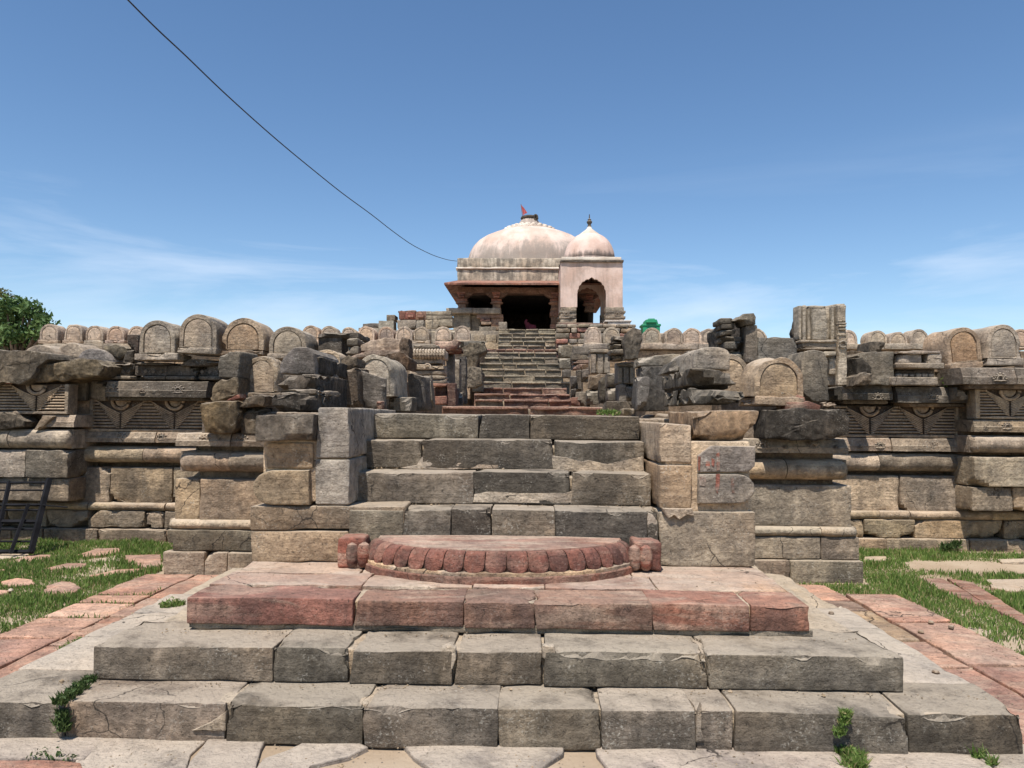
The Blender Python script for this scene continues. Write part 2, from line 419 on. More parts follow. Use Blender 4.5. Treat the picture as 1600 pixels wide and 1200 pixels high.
def leaf_mat(name, a, b_, trans=0.25, straw=0):
    m = bpy.data.materials.new(name); m.use_nodes = True; t = m.node_tree; t.nodes.clear(); g = N(t)
    o = g.n('OutputMaterial'); d = g.n('BsdfPrincipled'); tr = g.n('BsdfTranslucent'); mx = g.n('MixShader'); mx.inputs[0].default_value = trans
    d.inputs['Roughness'].default_value = 0.55; d.inputs['Specular IOR Level'].default_value = 0.25
    ge = g.n('NewGeometry'); v, oi, tc = g.coords(0)
    k = g.add(g.mul(ge.outputs['Random Per Island'], 0.7), g.mul(g.noise(v, 1.5, 3), 0.35))
    c = g.mix(g.rng(k, 0.15, 0.9), a, b_)
    if straw: c = g.mix(g.rng(ge.outputs['Random Per Island'], straw, straw+0.03), c, (0.36, 0.31, 0.15))
    g.l(c, d.inputs['Base Color']); g.l(c, tr.inputs['Color'])
    g.l(d.outputs[0], mx.inputs[1]); g.l(tr.outputs[0], mx.inputs[2]); g.l(mx.outputs[0], o.inputs[0]); return m
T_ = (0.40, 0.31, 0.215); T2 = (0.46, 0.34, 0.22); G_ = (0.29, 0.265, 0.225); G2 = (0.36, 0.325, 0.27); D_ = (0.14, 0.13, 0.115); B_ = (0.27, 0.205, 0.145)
O_ = (0.52, 0.37, 0.21); P_ = (0.52, 0.42, 0.31); R_ = (0.31, 0.115, 0.085); R2 = (0.40, 0.19, 0.15); MO = (0.42, 0.36, 0.27)
TREAD = (0.31, 0.285, 0.245)
#@@STRUCT
# ------------------------------------------------------------------ ground
gm, gt, gb = mat_new('sandy_earth'); g = N(gt); gv, _, _ = g.coords(0)
c = g.mix(g.rng(g.noise(gv, 0.8, 6, 0.6), 0.35, 0.65), (0.33, 0.25, 0.17), (0.43, 0.345, 0.25))
c = g.mix(g.mul(g.rng(g.noise(gv, 30, 4, 0.7), 0.55, 0.7), 0.5), c, (0.25, 0.19, 0.13)); g.l(c, gb.inputs['Base Color'])
g.bump(g.noise(gv, 22, 8, 0.7), gb, 0.6, 0.02)
def grid_ground():
    xs = np.concatenate([[-3000, -300, -60], np.linspace(-12, 12, 49), [60, 300, 3000]])
    ys = np.concatenate([[-300, -30, -4], np.linspace(0, 12, 33), [40, 200, 5000]])
    V = np.array([(x, y, 0) for y in ys for x in xs], float); n = len(xs)
    m = (abs(V[:, 0]) < 12) & (V[:, 1] > 0.5) & (V[:, 1] < 9); V[m, 2] = 0.012*fbm(V[m], 1.3, 3, 4)-0.01
    Fc = [[j*n+i, j*n+i+1, (j+1)*n+i+1, (j+1)*n+i] for j in range(len(ys)-1) for i in range(n-1)]
    return V, Fc
gV, gF = grid_ground()
ground = thing('ground', None, None); tag(ground, kind='structure')
eo = mesh_obj('earth', gV, gF, gm, ground); tag(eo, kind='structure')
flag_polys = []
def flagstone(pts2, color, stain, mat, z=0.018, th=0.05):
    pts = [(p[0], p[1], z) for p in pts2]
    a = sum(pts[i][0]*pts[(i+1) % len(pts)][1]-pts[(i+1) % len(pts)][0]*pts[i][1] for i in range(len(pts)))
    if a < 0: pts = pts[::-1]
    sd = seed_of('flag', pts[0])
    V, Fc = ring_prism(pts, (0, 0, -th), bevel=0.008, amp=0.005, freq=3, seed=sd, sub=0.10, jag=0.018)
    o = mesh_obj('flagstone', V, Fc, mat, ground, jit(color, 0.1), stain); fix_normals(o)
    flag_polys.append([(p[0], p[1]) for p in pts]); return o
RW = (0.50, 0.315, 0.255)
def px_flag(pp, color=RW, stain=0.35, mat=REDST, **k):
    q = [gnd(*p) for p in pp]; return flagstone([(v[0], v[1]) for v in q], color, stain, mat, **k)
# stepping flags in the grass, left of the stair
for pp in ([(122, 868), (150, 859), (188, 858), (190, 864), (160, 870), (128, 873)], [(20, 878), (50, 869), (80, 868), (82, 874), (50, 881), (22, 882)],
           [(72, 890), (105, 882), (138, 882), (135, 888), (100, 892)], [(192, 870), (252, 868), (252, 886), (228, 890), (200, 882)],
           [(142, 901), (180, 893), (232, 891), (205, 897), (150, 904)], [(2, 911), (25, 906), (52, 908), (53, 914), (20, 918), (2, 916)],
           [(72, 917), (95, 911), (112, 912), (128, 922), (110, 931), (66, 930)], [(-20, 893), (10, 892), (8, 896), (-20, 897)], [(-20, 924), (15, 926), (8, 931), (-20, 932)]):
    px_flag(pp)
px_flag([(-40, 866), (52, 864), (40, 872), (-40, 878)], color=(0.55, 0.47, 0.35), stain=0.1, mat=STONE)
# red walk beside the stair, two files of slabs on each side
def walk(xa, xb, ys, cols):
    for i in range(len(ys)-1):
        gpp = 0.012; cc = cols[i % len(cols)]
        flagstone([(xa+gpp, ys[i]+gpp), (xb-gpp, ys[i]+gpp+random.uniform(0, .03)), (xb-gpp, ys[i+1]-gpp), (xa+gpp, ys[i+1]-gpp+random.uniform(-.03, 0))], cc, 0.35, REDST)
walk(-3.79, -3.28, [2.4, 3.3, 4.35, 5.3, 5.85, 6.3, 6.58, 7.48], [RW, (0.46, 0.27, 0.22), (0.44, 0.27, 0.225), RW, (0.52, 0.34, 0.27)])
walk(-3.28, -2.86, [2.4, 3.2, 4.2, 5.15, 5.9, 6.5, 7.48], [(0.43, 0.26, 0.21), RW, (0.46, 0.27, 0.215)])
walk(2.84, 3.34, [2.5, 3.6, 5.03, 6.05, 7.0], [(0.35, 0.205, 0.17), (0.37, 0.21, 0.175), (0.52, 0.34, 0.27), (0.50, 0.295, 0.24)])
walk(2.42, 2.83, [2.5, 3.6, 4.95, 5.52, 6.36, 6.7, 7.35], [(0.35, 0.205, 0.17), (0.37, 0.22, 0.18), RW, (0.48, 0.35, 0.225), (0.32, 0.23, 0.19), RW])
px_flag([(1437, 906), (1470, 906), (1520, 930), (1560, 950), (1530, 948), (1480, 930)], color=(0.28, 0.15, 0.12))
px_flag([(1480, 906), (1520, 912), (1600, 965), (1640, 1000), (1600, 978), (1540, 948)], color=(0.33, 0.17, 0.13))
px_flag([(1540, 908), (1640, 906), (1640, 925), (1580, 926), (1550, 920)], color=(0.37, 0.30, 0.23), mat=STONE, stain=0.3)
px_flag([(1350, 872), (1385, 871), (1390, 878), (1352, 880)], color=(0.5, 0.4, 0.27), mat=STONE, stain=0.1)
px_flag([(1560, 876), (1640, 874), (1640, 880), (1565, 881)], color=(0.5, 0.42, 0.32), mat=STONE, stain=0.1)
# grey foreground paving set in sandy mortar
FG = (0.37, 0.335, 0.29)
for pp in ([(-60, 1152), (165, 1150), (122, 1190), (-60, 1186)], [(172, 1151), (322, 1156), (296, 1182), (286, 1205), (118, 1215), (130, 1188)], [(330, 1159), (412, 1161), (402, 1176), (394, 1215), (292, 1215)],
           [(478, 1165), (556, 1165), (566, 1173), (545, 1187), (486, 1202), (470, 1222), (402, 1222), (420, 1190)], [(640, 1168), (872, 1168), (874, 1182), (846, 1200), (820, 1222), (700, 1222), (658, 1187)],
           [(948, 1166), (1285, 1178), (1318, 1215), (980, 1222), (950, 1183)], [(1345, 1178), (1515, 1183), (1562, 1222), (1372, 1222)], [(1560, 1135), (1640, 1135), (1660, 1220), (1590, 1215), (1530, 1186)]):
    mx_, my_ = np.mean([p[0] for p in pp]), np.mean([p[1] for p in pp])
    px_flag([(mx_+(p[0]-mx_)*1.10, my_+(p[1]-my_)*1.08) for p in pp], color=FG, stain=0.4, mat=STONE, z=0.014)
px_flag([(-60, 1192), (60, 1192), (125, 1197), (140, 1225), (-60, 1225)], color=(0.33, 0.17, 0.13), z=0.014)

# ------------------------------------------------------------------ lower stair
AX = -0.2
stair = thing('stone_staircase', 'broad worn stone steps of grey and red sandstone rising from the paved forecourt', 'staircase', (AX, 3.72, 0))
def step_row(y0, y1, z0, z1, xs, color, stain, mat=STONE, name='step_stone', gap=0.004, amp=0.004, chip=0.030, r=0.009, cols=None, yj=0.02):
    for i in range(len(xs)-1):
        rr = random.Random(seed_of(name, xs[i], y0)); dy = rr.uniform(-yj, yj)*0.6; dz = rr.uniform(-0.006, 0.004)
        s0 = rr.uniform(-.02, .02); C = boxc(xs[i]+gap, xs[i+1]-gap, y0+dy, y1, z0, z1+dz)
        if 0 < i: C[0, :, 1, 0] += s0; 
        C[:, 0, 1, 2] += np.array([rr.uniform(-.008, .004), rr.uniform(-.008, .004)])
        cc = jit(cols[i % len(cols)] if cols else color, 0.16, rr)
        V, Fc = hexa(C, r=r, step=0.03, amp=amp, chip=chip, seed=seed_of(xs[i], z1), maxn=44, top=True)
        tp = V[:, 2] > z1-0.05; V[tp, 2] -= 0.012*np.clip(fbm(V[tp], 1.6, 2, seed_of(z1)), 0, 1)
        mesh_obj(name, V, Fc, mat, stair, cc, stain*rr.uniform(0.6, 1.1))
SA, SB, SC_ = 3.70, 3.98, 4.30
zA, zB, zC = 0.200, 0.378, 0.560
def xpx(lst, Y, py): return [X(p, Y, py) for p in lst]
# core of rubble and lime mortar behind the facing stones
def core(x0, x1, y0, y1, z0, z1, cc=MO):
    V, Fc = hexa(boxc(x0, x1, y0, y1, z0, z1), r=0.01, step=0.06, amp=0.012, chip=0.0, seed=seed_of(x0, z0), maxn=40); mesh_obj('mortar_core', V, Fc, MORTAR, stair, cc, 0.3)
core(-2.74, 2.32, SA+0.05, 7.0, -0.05, zA-0.022)
core(-2.2, 1.9, SB+0.05, 7.0, zA-0.02, zB-0.022)
core(-1.92, 1.57, SC_+0.05, 7.0, zB-0.02, zC-0.022)
step_row(SA, 4.12, 0.0, zA, [-2.80]+xpx([100, 352, 570, 780, 940, 1088, 1147, 1420], SA, 1120)+[2.36], G2, 0.85, cols=[(0.27, 0.24, 0.195), (0.29, 0.25, 0.2), (0.19, 0.172, 0.142), (0.22, 0.197, 0.162), (0.24, 0.215, 0.175)])
# the lowest step carries on as a grey border along both flanks
for (xa, xb, ys) in ((-2.80, -2.2, [4.13, 4.75, 5.35, 5.9]), (2.0, 2.36, [4.13, 4.62, 5.2, 5.75])):
    for i in range(len(ys)-1):
        V, Fc = hexa(boxc(xa, xb, ys[i]+.006, ys[i+1]-.006, 0.0, zA-0.003*i), r=0.012, step=0.06, amp=0.004, chip=0.015, seed=seed_of(xa, ys[i])); mesh_obj('border_stone', V, Fc, STONE, stair, jit((0.40, 0.37, 0.32), 0.06), 0.15)
step_row(SB, 4.50, zA, zB, xpx([143, 427, 545, 708, 848, 1107, 1412], SB, 1040), G2, 0.9, cols=[(0.31, 0.275, 0.22), (0.17, 0.155, 0.13), (0.185, 0.168, 0.138), (0.215, 0.19, 0.15), (0.235, 0.21, 0.17), (0.25, 0.222, 0.18)])
step_row(SC_, 4.62, zB+0.028, zC, xpx([290, 552, 725, 838, 1020, 1172, 1268], SC_, 955), R_, 0.5, mat=REDST, cols=[(0.29, 0.145, 0.118), (0.235, 0.14, 0.115), (0.205, 0.13, 0.108), (0.30, 0.185, 0.148), (0.31, 0.16, 0.128), (0.35, 0.175, 0.138)])
V, Fc = hexa(boxc(-1.95, 1.59, SC_+0.02, 4.6, zB-0.005, zB+0.034), r=0.008, step=0.04, amp=0.012, chip=0.02, seed=3, maxn=60); mesh_obj('mortar_bed', V, Fc, MORTAR, stair, (0.30, 0.27, 0.215), 0.3)
# red and cream slabs of the landing
for i, (xa, xb) in enumerate([(-1.96, -1.02), (-1.02, -0.34), (-0.34, 0.10), (0.10, 0.78), (0.78, 1.58)]):
    for j, (ya, yb) in enumerate([(4.63, 5.0), (5.0, 5.5)]):
        V, Fc = hexa(boxc(xa+.003+(-.1 if j and i else 0), xb-.003+(-.1 if j and i < 4 else 0), ya+.003, yb, zC-0.1, zC-0.002*j), r=0.008, step=0.07, amp=0.005, chip=0.01, seed=seed_of(i, j)); mesh_obj('landing_slab', V, Fc, REDST, stair, jit((0.46, 0.34, 0.265) if (j == 1 or i in (1, 4)) else (0.40, 0.255, 0.205), 0.08), 1.3)
# four upper steps between the piers
XL, XR = -1.285, 0.915
DY = [5.34, 5.62, 5.90, 6.18]; DZ = [0.945, 1.187, 1.412, 1.612]
dj = [[545, 631, 705, 768, 868, 1012, 1030], [556, 741, 891, 1018], [568, 659, 865, 1007], [580, 748, 828, 1000]]
core(XL+.03, XR-.03, 5.42, 7.0, 0.5, DZ[0]-0.05); core(XL+.03, XR-.03, 5.69, 7.0, 0.9, DZ[1]-0.05); core(XL+.03, XR-.03, 5.97, 7.0, 1.1, DZ[2]-0.05)
for k in range(4):
    zl = [0.55, DZ[0], DZ[1], DZ[2]][k]; pym = [815, 760, 712, 668][k]
    step_row(DY[k], DY[k]+0.42 if k < 3 else 7.2, zl, DZ[k], xpx(dj[k], DY[k], pym), G_, 1.0, gap=0.003, r=0.010, cols=[(0.25, 0.222, 0.178), (0.18, 0.163, 0.135), (0.215, 0.192, 0.156)], yj=0.012)
# lumps of pale lime mortar along the foot of the risers
def mortar_wedge(pxs, Y, proud=0.004):
    pts = [at(p[0], p[1], Y-proud) for p in pxs]; pts = pts[::-1]
    V, Fc = ring_prism(pts, (0, 0.05, 0), bevel=0.008, amp=0.004, freq=14, seed=seed_of(pxs[0]), sub=0.05, jag=0.008)
    o = mesh_obj('mortar_patch', V, Fc, MORTAR, stair, jit((0.42, 0.375, 0.305), .06), 0.3); fix_normals(o)
mortar_wedge([(660, 714), (668, 715), (700, 720), (740, 726), (780, 727), (780, 732), (640, 733), (625, 731), (650, 727)], DY[2])
mortar_wedge([(862, 712), (885, 715), (892, 728), (905, 723), (920, 719), (950, 725), (975, 728), (985, 722), (1005, 712), (1008, 736), (865, 736)], DY[2])
mortar_wedge([(742, 772), (760, 768), (800, 770), (880, 770), (900, 766), (915, 764), (930, 772), (950, 782), (1012, 784), (1012, 787), (740, 785)], DY[1])
mortar_wedge([(1013, 802), (1020, 803), (1028, 815), (1026, 838), (1018, 836), (1012, 825)], DY[0])
mortar_wedge([(690, 1012), (703, 1006), (712, 1012), (712, 1030), (706, 1048), (690, 1052), (696, 1030)], SB)
mortar_wedge([(846, 1008), (866, 1010), (870, 1020), (855, 1035), (846, 1030)], SB)
mortar_wedge([(330, 1128), (352, 1112), (352, 1142), (300, 1142)], SA)
mortar_wedge([(1088, 1120), (1098, 1100), (1096, 1140), (1100, 1160), (1086, 1160)], SA)

# ------------------------------------------------------------------ moonstone
MX, MYb, ma, mb, mz0, mz1 = -0.205, 5.335, 0.955, 0.635, 0.562, 0.757
moon = thing('moonstone', 'red sandstone half round moonstone with lotus petal rim before the stairs', 'doorstep', (MX, 5.0, mz0))
def mell(th, k=1.0, kb=None): return MX+ma*k*math.cos(th), MYb-mb*(kb or k)*math.sin(th)
TH = np.linspace(0.03, PI-0.03, 61)
def half_disc(k, z0, z1, name, cc, am, dome=0.0):
    O = [mell(t, k) for t in TH[::-1]]
    rings = [(1.0, z0), (1.0, z1-0.008), (0.99, z1), (0.8, z1+dome*.5), (0.5, z1+dome), (0.2, z1+dome)]
    V = []; Fc = []; n = len(O)
    for s, z in rings:
        for (x, y) in O: V.append((MX+(x-MX)*s, MYb+(y-MYb)*s, z))
    for i in range(len(rings)-1):
        for j in range(n-1): Fc.append([i*n+j, i*n+j+1, (i+1)*n+j+1, (i+1)*n+j])
    Fc.append([(len(rings)-1)*n+j for j in range(n)])
    V = np.array(V); V[:, 2] += 0.003*fbm(V, 7, 3, 5)
    o = mesh_obj(name, V, Fc, REDST, moon, cc, am); return o
half_disc(1.0, mz0-0.01, mz0+0.042, 'base_band', (0.24, 0.115, 0.09), 0.2)
half_disc(0.985, mz0+0.04, mz0+0.068, 'cream_band', (0.50, 0.38, 0.27), 0.9)
half_disc(0.885, mz0+0.06, mz1, 'top_slab', (0.33, 0.195, 0.165), 0.75, 0.006)
NP = 19
def petal(t0, t1):
    V = []; nu, nv = 13, 11
    for j in range(nv):
        v = j/(nv-1)
        for i in range(nu):
            u = -1+2*i/(nu-1)
            wv = 1.0 if v < 0.66 else 0.3+0.7*math.sqrt(max(0.0, 1-((v-0.66)/0.34)**2.6))
            t = (t0+t1)/2+(t1-t0)/2*u*wv*0.955
            a = v*PI/2*1.02
            rr = 0.885+0.092*math.sin(a); zz = mz1-0.004-(mz1-mz0-0.064)*(1-math.cos(a))
            rim = 0.003*(1-abs(u)**4) - (0.009 if abs(u) > 0.93 else 0)
            x, y = mell(t, rr+rim); V.append((x, y, zz))
    Fc = [[j*nu+i, j*nu+i+1, (j+1)*nu+i+1, (j+1)*nu+i] for j in range(nv-1) for i in range(nu-1)]
    return np.array(V), Fc
for k in range(NP):
    # petals look narrower towards the ends: equal arc steps along the rim
    t0, t1 = [0.16+(PI-0.32)*(q/NP) for q in (k, k+1)]
    V, Fc = petal(t0, t1); o = mesh_obj('petal', V, Fc, REDST, moon, jit((0.225, 0.105, 0.088), 0.10), 0.15, sharp=60); fix_normals(o)
half_disc(0.945, mz0+0.06, mz1-0.055, 'petal_bed', (0.10, 0.05, 0.04), 0.1)  # darker than the petals: shade of the grooves put into the colour
for s in (-1, 1):
    xa, xb = (-1.30, -1.115) if s < 0 else (0.70, 0.895)
    V, Fc = hexa(boxc(xa, xb, 5.13, 5.34, mz0, mz1+0.01), r=0.02, step=0.03, amp=0.006, chip=0.03, seed=60+s); e = mesh_obj('end_block', V, Fc, REDST, moon, (0.28, 0.11, 0.085), 0.55)
    xm = -1.16 if s < 0 else 0.745
    for dx in (-0.035, 0.04):
        V, Fc = lathe([(0.02, 0), (0.036, 0.015), (0.044, 0.06), (0.046, 0.11), (0.036, 0.15), (0.012, 0.168)], 12, (xm+dx, 5.14, mz0+0.01))
        mesh_obj('carved_boss', V, Fc, REDST, e, (0.27, 0.105, 0.08), 0.5)

# ------------------------------------------------------------------ piers flanking the stair
def wall_thing(name, label, loc): return thing(name, label, 'wall', loc)
PY = 5.34
pl = wall_thing('stair_pier', 'grey brown block pier on the left flank of the stairs', (-1.6, PY, 0))
def pb(quad, par, cc, st=0.5, Y=PY, depth=1.9, mat=STONE, name='pier_block', **kw):
    kw.setdefault('r', 0.014); kw.setdefault('amp', 0.004); kw.setdefault('chip', 0.015); kw.setdefault('step', 0.05)
    if len(quad) == 4 and not isinstance(quad[0], tuple): x0, y0, x1, y1 = quad; quad = [(x0, y1), (x1, y1), (x1, y0), (x0, y0)]
    V, Fc = quad_stone(quad, Y, depth, seed=seed_of(quad[0], Y), **kw); return mesh_obj(name, V, Fc, mat, par, cc, st)
pb((391, 830, 544, 879), pl, (0.33, 0.265, 0.19), 0.3); pb((391, 791, 632, 829), pl, (0.31, 0.25, 0.18), 0.5, depth=0.3)
pb((391, 791, 543, 829), pl, (0.31, 0.25, 0.18), 0.4, Y=PY+0.3, depth=1.6)
pb((416, 692, 489, 732), pl, (0.40, 0.315, 0.21), 0.45, Y=PY+.01)
pb([(493, 716), (546, 716), (546, 637), (497, 637)], pl, (0.33, 0.31, 0.275), 0.6); pb((492, 718, 546, 789), pl, (0.35, 0.325, 0.28), 0.4)
def roundend(quad, par, cc, side, Y=PY-.012, depth=1.8):
    x0, y0, x1, y1 = quad; r = (y1-y0)/2; yc = (y0+y1)/2; pts = []
    if side < 0: pts = [(x1, y0), (x1, y1)] + [(x0+r*1.15-r*1.15*math.sin(a), yc+r*math.cos(a)) for a in np.linspace(0, PI, 9)]
    else: pts = [(x0, y1), (x0, y0)] + [(x1-r*1.15+r*1.15*math.sin(a), yc-r*math.cos(a)) for a in np.linspace(0, PI, 9)]
    P3 = [at(p[0], p[1], Y) for p in pts]
    V, Fc = ring_prism(P3, (0, depth, 0), bevel=0.012, amp=0.003, freq=8, seed=seed_of(quad), sub=0.06)
    o = mesh_obj('moulded_block', V, Fc, STONE, par, cc, 0.55); fix_normals(o)
roundend((394, 735, 483, 789), pl, (0.38, 0.32, 0.225), -1)
V, Fc = hexa(boxc(X(410, PY), X(540, PY), PY+0.03, PY+1.5, Z(789, PY), Z(690, PY)), r=0.01, step=0.05, amp=0.008, chip=0, seed=4); mesh_obj('mortar_core', V, Fc, MORTAR, pl, (0.55, 0.44, 0.31), 0.3)
pr = wall_thing('stair_pier', 'grey pier with faded red paint marks on the right flank of the stairs', (1.2, PY, 0))
pb((1030, 800, 1181, 886), pr, (0.35, 0.305, 0.235), 0.35)
pb([(1031, 724), (1080, 724), (1081, 664), (1030, 660)], pr, (0.43, 0.355, 0.265), 0.35); pb((1031, 727, 1081, 795), pr, (0.37, 0.285, 0.195), 0.3)
roundend((1091, 741, 1180, 787), pr, (0.36, 0.325, 0.275), 1)
P3 = [at(p[0], p[1], PY-.012) for p in [(1091, 738), (1170, 738), (1180, 728), (1181, 698), (1112, 697), (1100, 706), (1091, 712)][::-1]]
V, Fc = ring_prism(P3, (0, 1.8, 0), bevel=0.01, amp=0.003, freq=8, seed=9, sub=0.06); o = mesh_obj('pier_block', V, Fc, STONE, pr, (0.37, 0.33, 0.28), 0.4); fix_normals(o)
V, Fc = hexa(boxc(X(1040, PY), X(1172, PY), PY+0.025, PY+1.5, Z(802, PY), Z(688, PY)), r=0.01, step=0.05, amp=0.008, chip=0, seed=5); mesh_obj('mortar_core', V, Fc, MORTAR, pr, (0.52, 0.44, 0.33), 0.3)
P3 = [at(p[0], p[1], PY-.03) for p in [(1033, 794), (1082, 795), (1086, 807), (1075, 805), (1062, 812), (1052, 804), (1044, 810), (1036, 801)][::-1]]
V, Fc = ring_prism(P3, (0, .08, 0), bevel=0.01, amp=0.005, freq=14, seed=19, sub=0.04, jag=.008); o = mesh_obj('mortar_patch', V, Fc, MORTAR, pr, (0.55, 0.46, 0.35), 0.3); fix_normals(o)
# faded red paint dabs: strokes of an old painted sign
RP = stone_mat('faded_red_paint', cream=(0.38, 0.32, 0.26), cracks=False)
def dab(pp, Y=PY-.0175):
    P3 = [at(p[0], p[1], Y) for p in pp][::-1]; V, Fc = ring_prism(P3, (0, .004, 0), bevel=0.002, amp=0.0, freq=20, seed=seed_of(pp[0]), sub=0.012, jag=0.008)
    o = mesh_obj('paint_stroke', V, Fc, RP, pr, (0.33, 0.135, 0.11), 0.9); fix_normals(o)
for pp in ([(1091, 712), (1095, 712), (1094, 736), (1091, 737)], [(1103, 720), (1109, 721), (1110, 733), (1105, 735), (1102, 727)], [(1119, 709), (1124, 707), (1125, 735), (1120, 736)],
           [(1093, 744), (1103, 746), (1101, 758), (1094, 757)], [(1119, 741), (1125, 740), (1124, 760), (1121, 772), (1117, 764)], [(1142, 748), (1147, 746), (1148, 771), (1144, 770)], [(1112, 716), (1117, 718), (1116, 730), (1112, 727)]): dab(pp)
#@@WALLS
# ------------------------------------------------------------------ moulded terrace walls
def med_mesh(s=1.0):
    """lotus roundel: ring, bud and leaf lobes in low relief, facing -y"""
    parts = []; th = np.linspace(-0.35, PI+0.35, 17)
    parts.append(tube([(0.055*math.cos(a)*s, -0.004, (0.05+0.055*math.sin(a))*s) for a in th], 0.014*s, 6))
    parts.append(tube([(0.092*math.cos(a)*s, 0.0, (0.045+0.085*math.sin(a))*s) for a in np.linspace(0.1, PI-0.1, 13)], 0.009*s, 5))
    for a in np.linspace(0, PI, 7):
        p = np.array([0.115*math.cos(a)*s, 0, (0.045+0.105*math.sin(a))*s]); q = p*1.0; q = np.array([0.145*math.cos(a)*s, 0.004, (0.04+0.13*math.sin(a))*s])
        parts.append(tube([p*.9, p, (p+q)/2, q], [0.004*s, 0.016*s, 0.014*s, 0.002*s], 5))
    parts.append(tube([(-0.13*s, 0, 0.0), (-0.06*s, -.004, 0.012*s), (0, -.006, 0.0), (0.06*s, -.004, 0.012*s), (0.13*s, 0, 0.0)], [0.004*s, 0.014*s, 0.01*s, 0.014*s, 0.004*s], 5))
    return merge(parts)
_medv = med_mesh(); _med_me = None
def medallion(par, x, y, z, s=1.0, cc=G2):
    global _med_me
    if _med_me is None:
        o = mesh_obj('lotus_roundel', _medv[0], _medv[1], STONE, par, cc, 0.3); _med_me = o.data
    else:
        o = bpy.data.objects.new('lotus_roundel', _med_me); col.objects.link(o); o.parent = par
    o.location = Vector((x, y, z)) - wloc(par); o.scale = (s, 1.0, s); o.color = (*jit(cc, .1), 0.3)
def wcourse(par, name, Y, depth, z0, z1, xs, color, stain=0.5, kind='block', proud=0.1, rends=(0, 0), cols=None, gap=0.004, chip=0.012, meds=None):
    for i in range(len(xs)-1):
        rr = random.Random(seed_of(name, xs[i], z0)); dy = rr.uniform(-.012, .012)
        cc = jit(cols[i % len(cols)] if cols else color, 0.17, rr); st = stain*rr.uniform(.7, 1.5)+.1; sd = seed_of(xs[i], z0, Y)
        if name in ('eave_stone', 'frieze_stone', 'coping_stone', 'eave_fillet'): cc = tuple(v*.78 for v in cc); st += .2
        x0, x1 = xs[i]+gap, xs[i+1]-gap
        re = (rends[0] if i == 0 else 0, rends[1] if i == len(xs)-2 else 0)
        if kind == 'block':
            V, Fc = hexa(boxc(x0, x1, Y+dy, Y+depth, z0+.002, z1-.002), r=0.012, step=0.035, amp=0.004, chip=chip, seed=sd, maxn=34, brk=.28 if chip >= .03 else .13)
        elif kind == 'torus':
            V, Fc = bar(half_round(Y+dy, Y+proud, z0, z1), x0, x1, amp=0.004, seed=sd, round_end=re, chip=0.03)
            back, bf = hexa(boxc(x0, x1, Y+proud-.01, Y+depth, z0, z1), r=0.004, step=0.3, amp=0, chip=0, seed=sd); V, Fc = merge([(V, Fc), (back, bf)])
        else:
            zm = z0+(z1-z0)*0.42
            V, Fc = bar([(Y+depth, z0), (Y+dy, z0), (Y+dy-.004, zm), (Y+dy+.006, zm+.004), (Y+dy+proud*.45, z1-.006), (Y+dy+proud*.6, z1), (Y+depth, z1)], x0, x1, amp=0.003, seed=sd, chip=0.02)
        mesh_obj(name, V, Fc, STONE, par, cc, st, sharp=32)
def roundels(par, Y, z, xs, s=0.55, cc=G2, small=True):
    for i, x in enumerate(xs): medallion(par, x, Y, z, s if (i % 2 == 0 or not small) else s*0.5, cc)
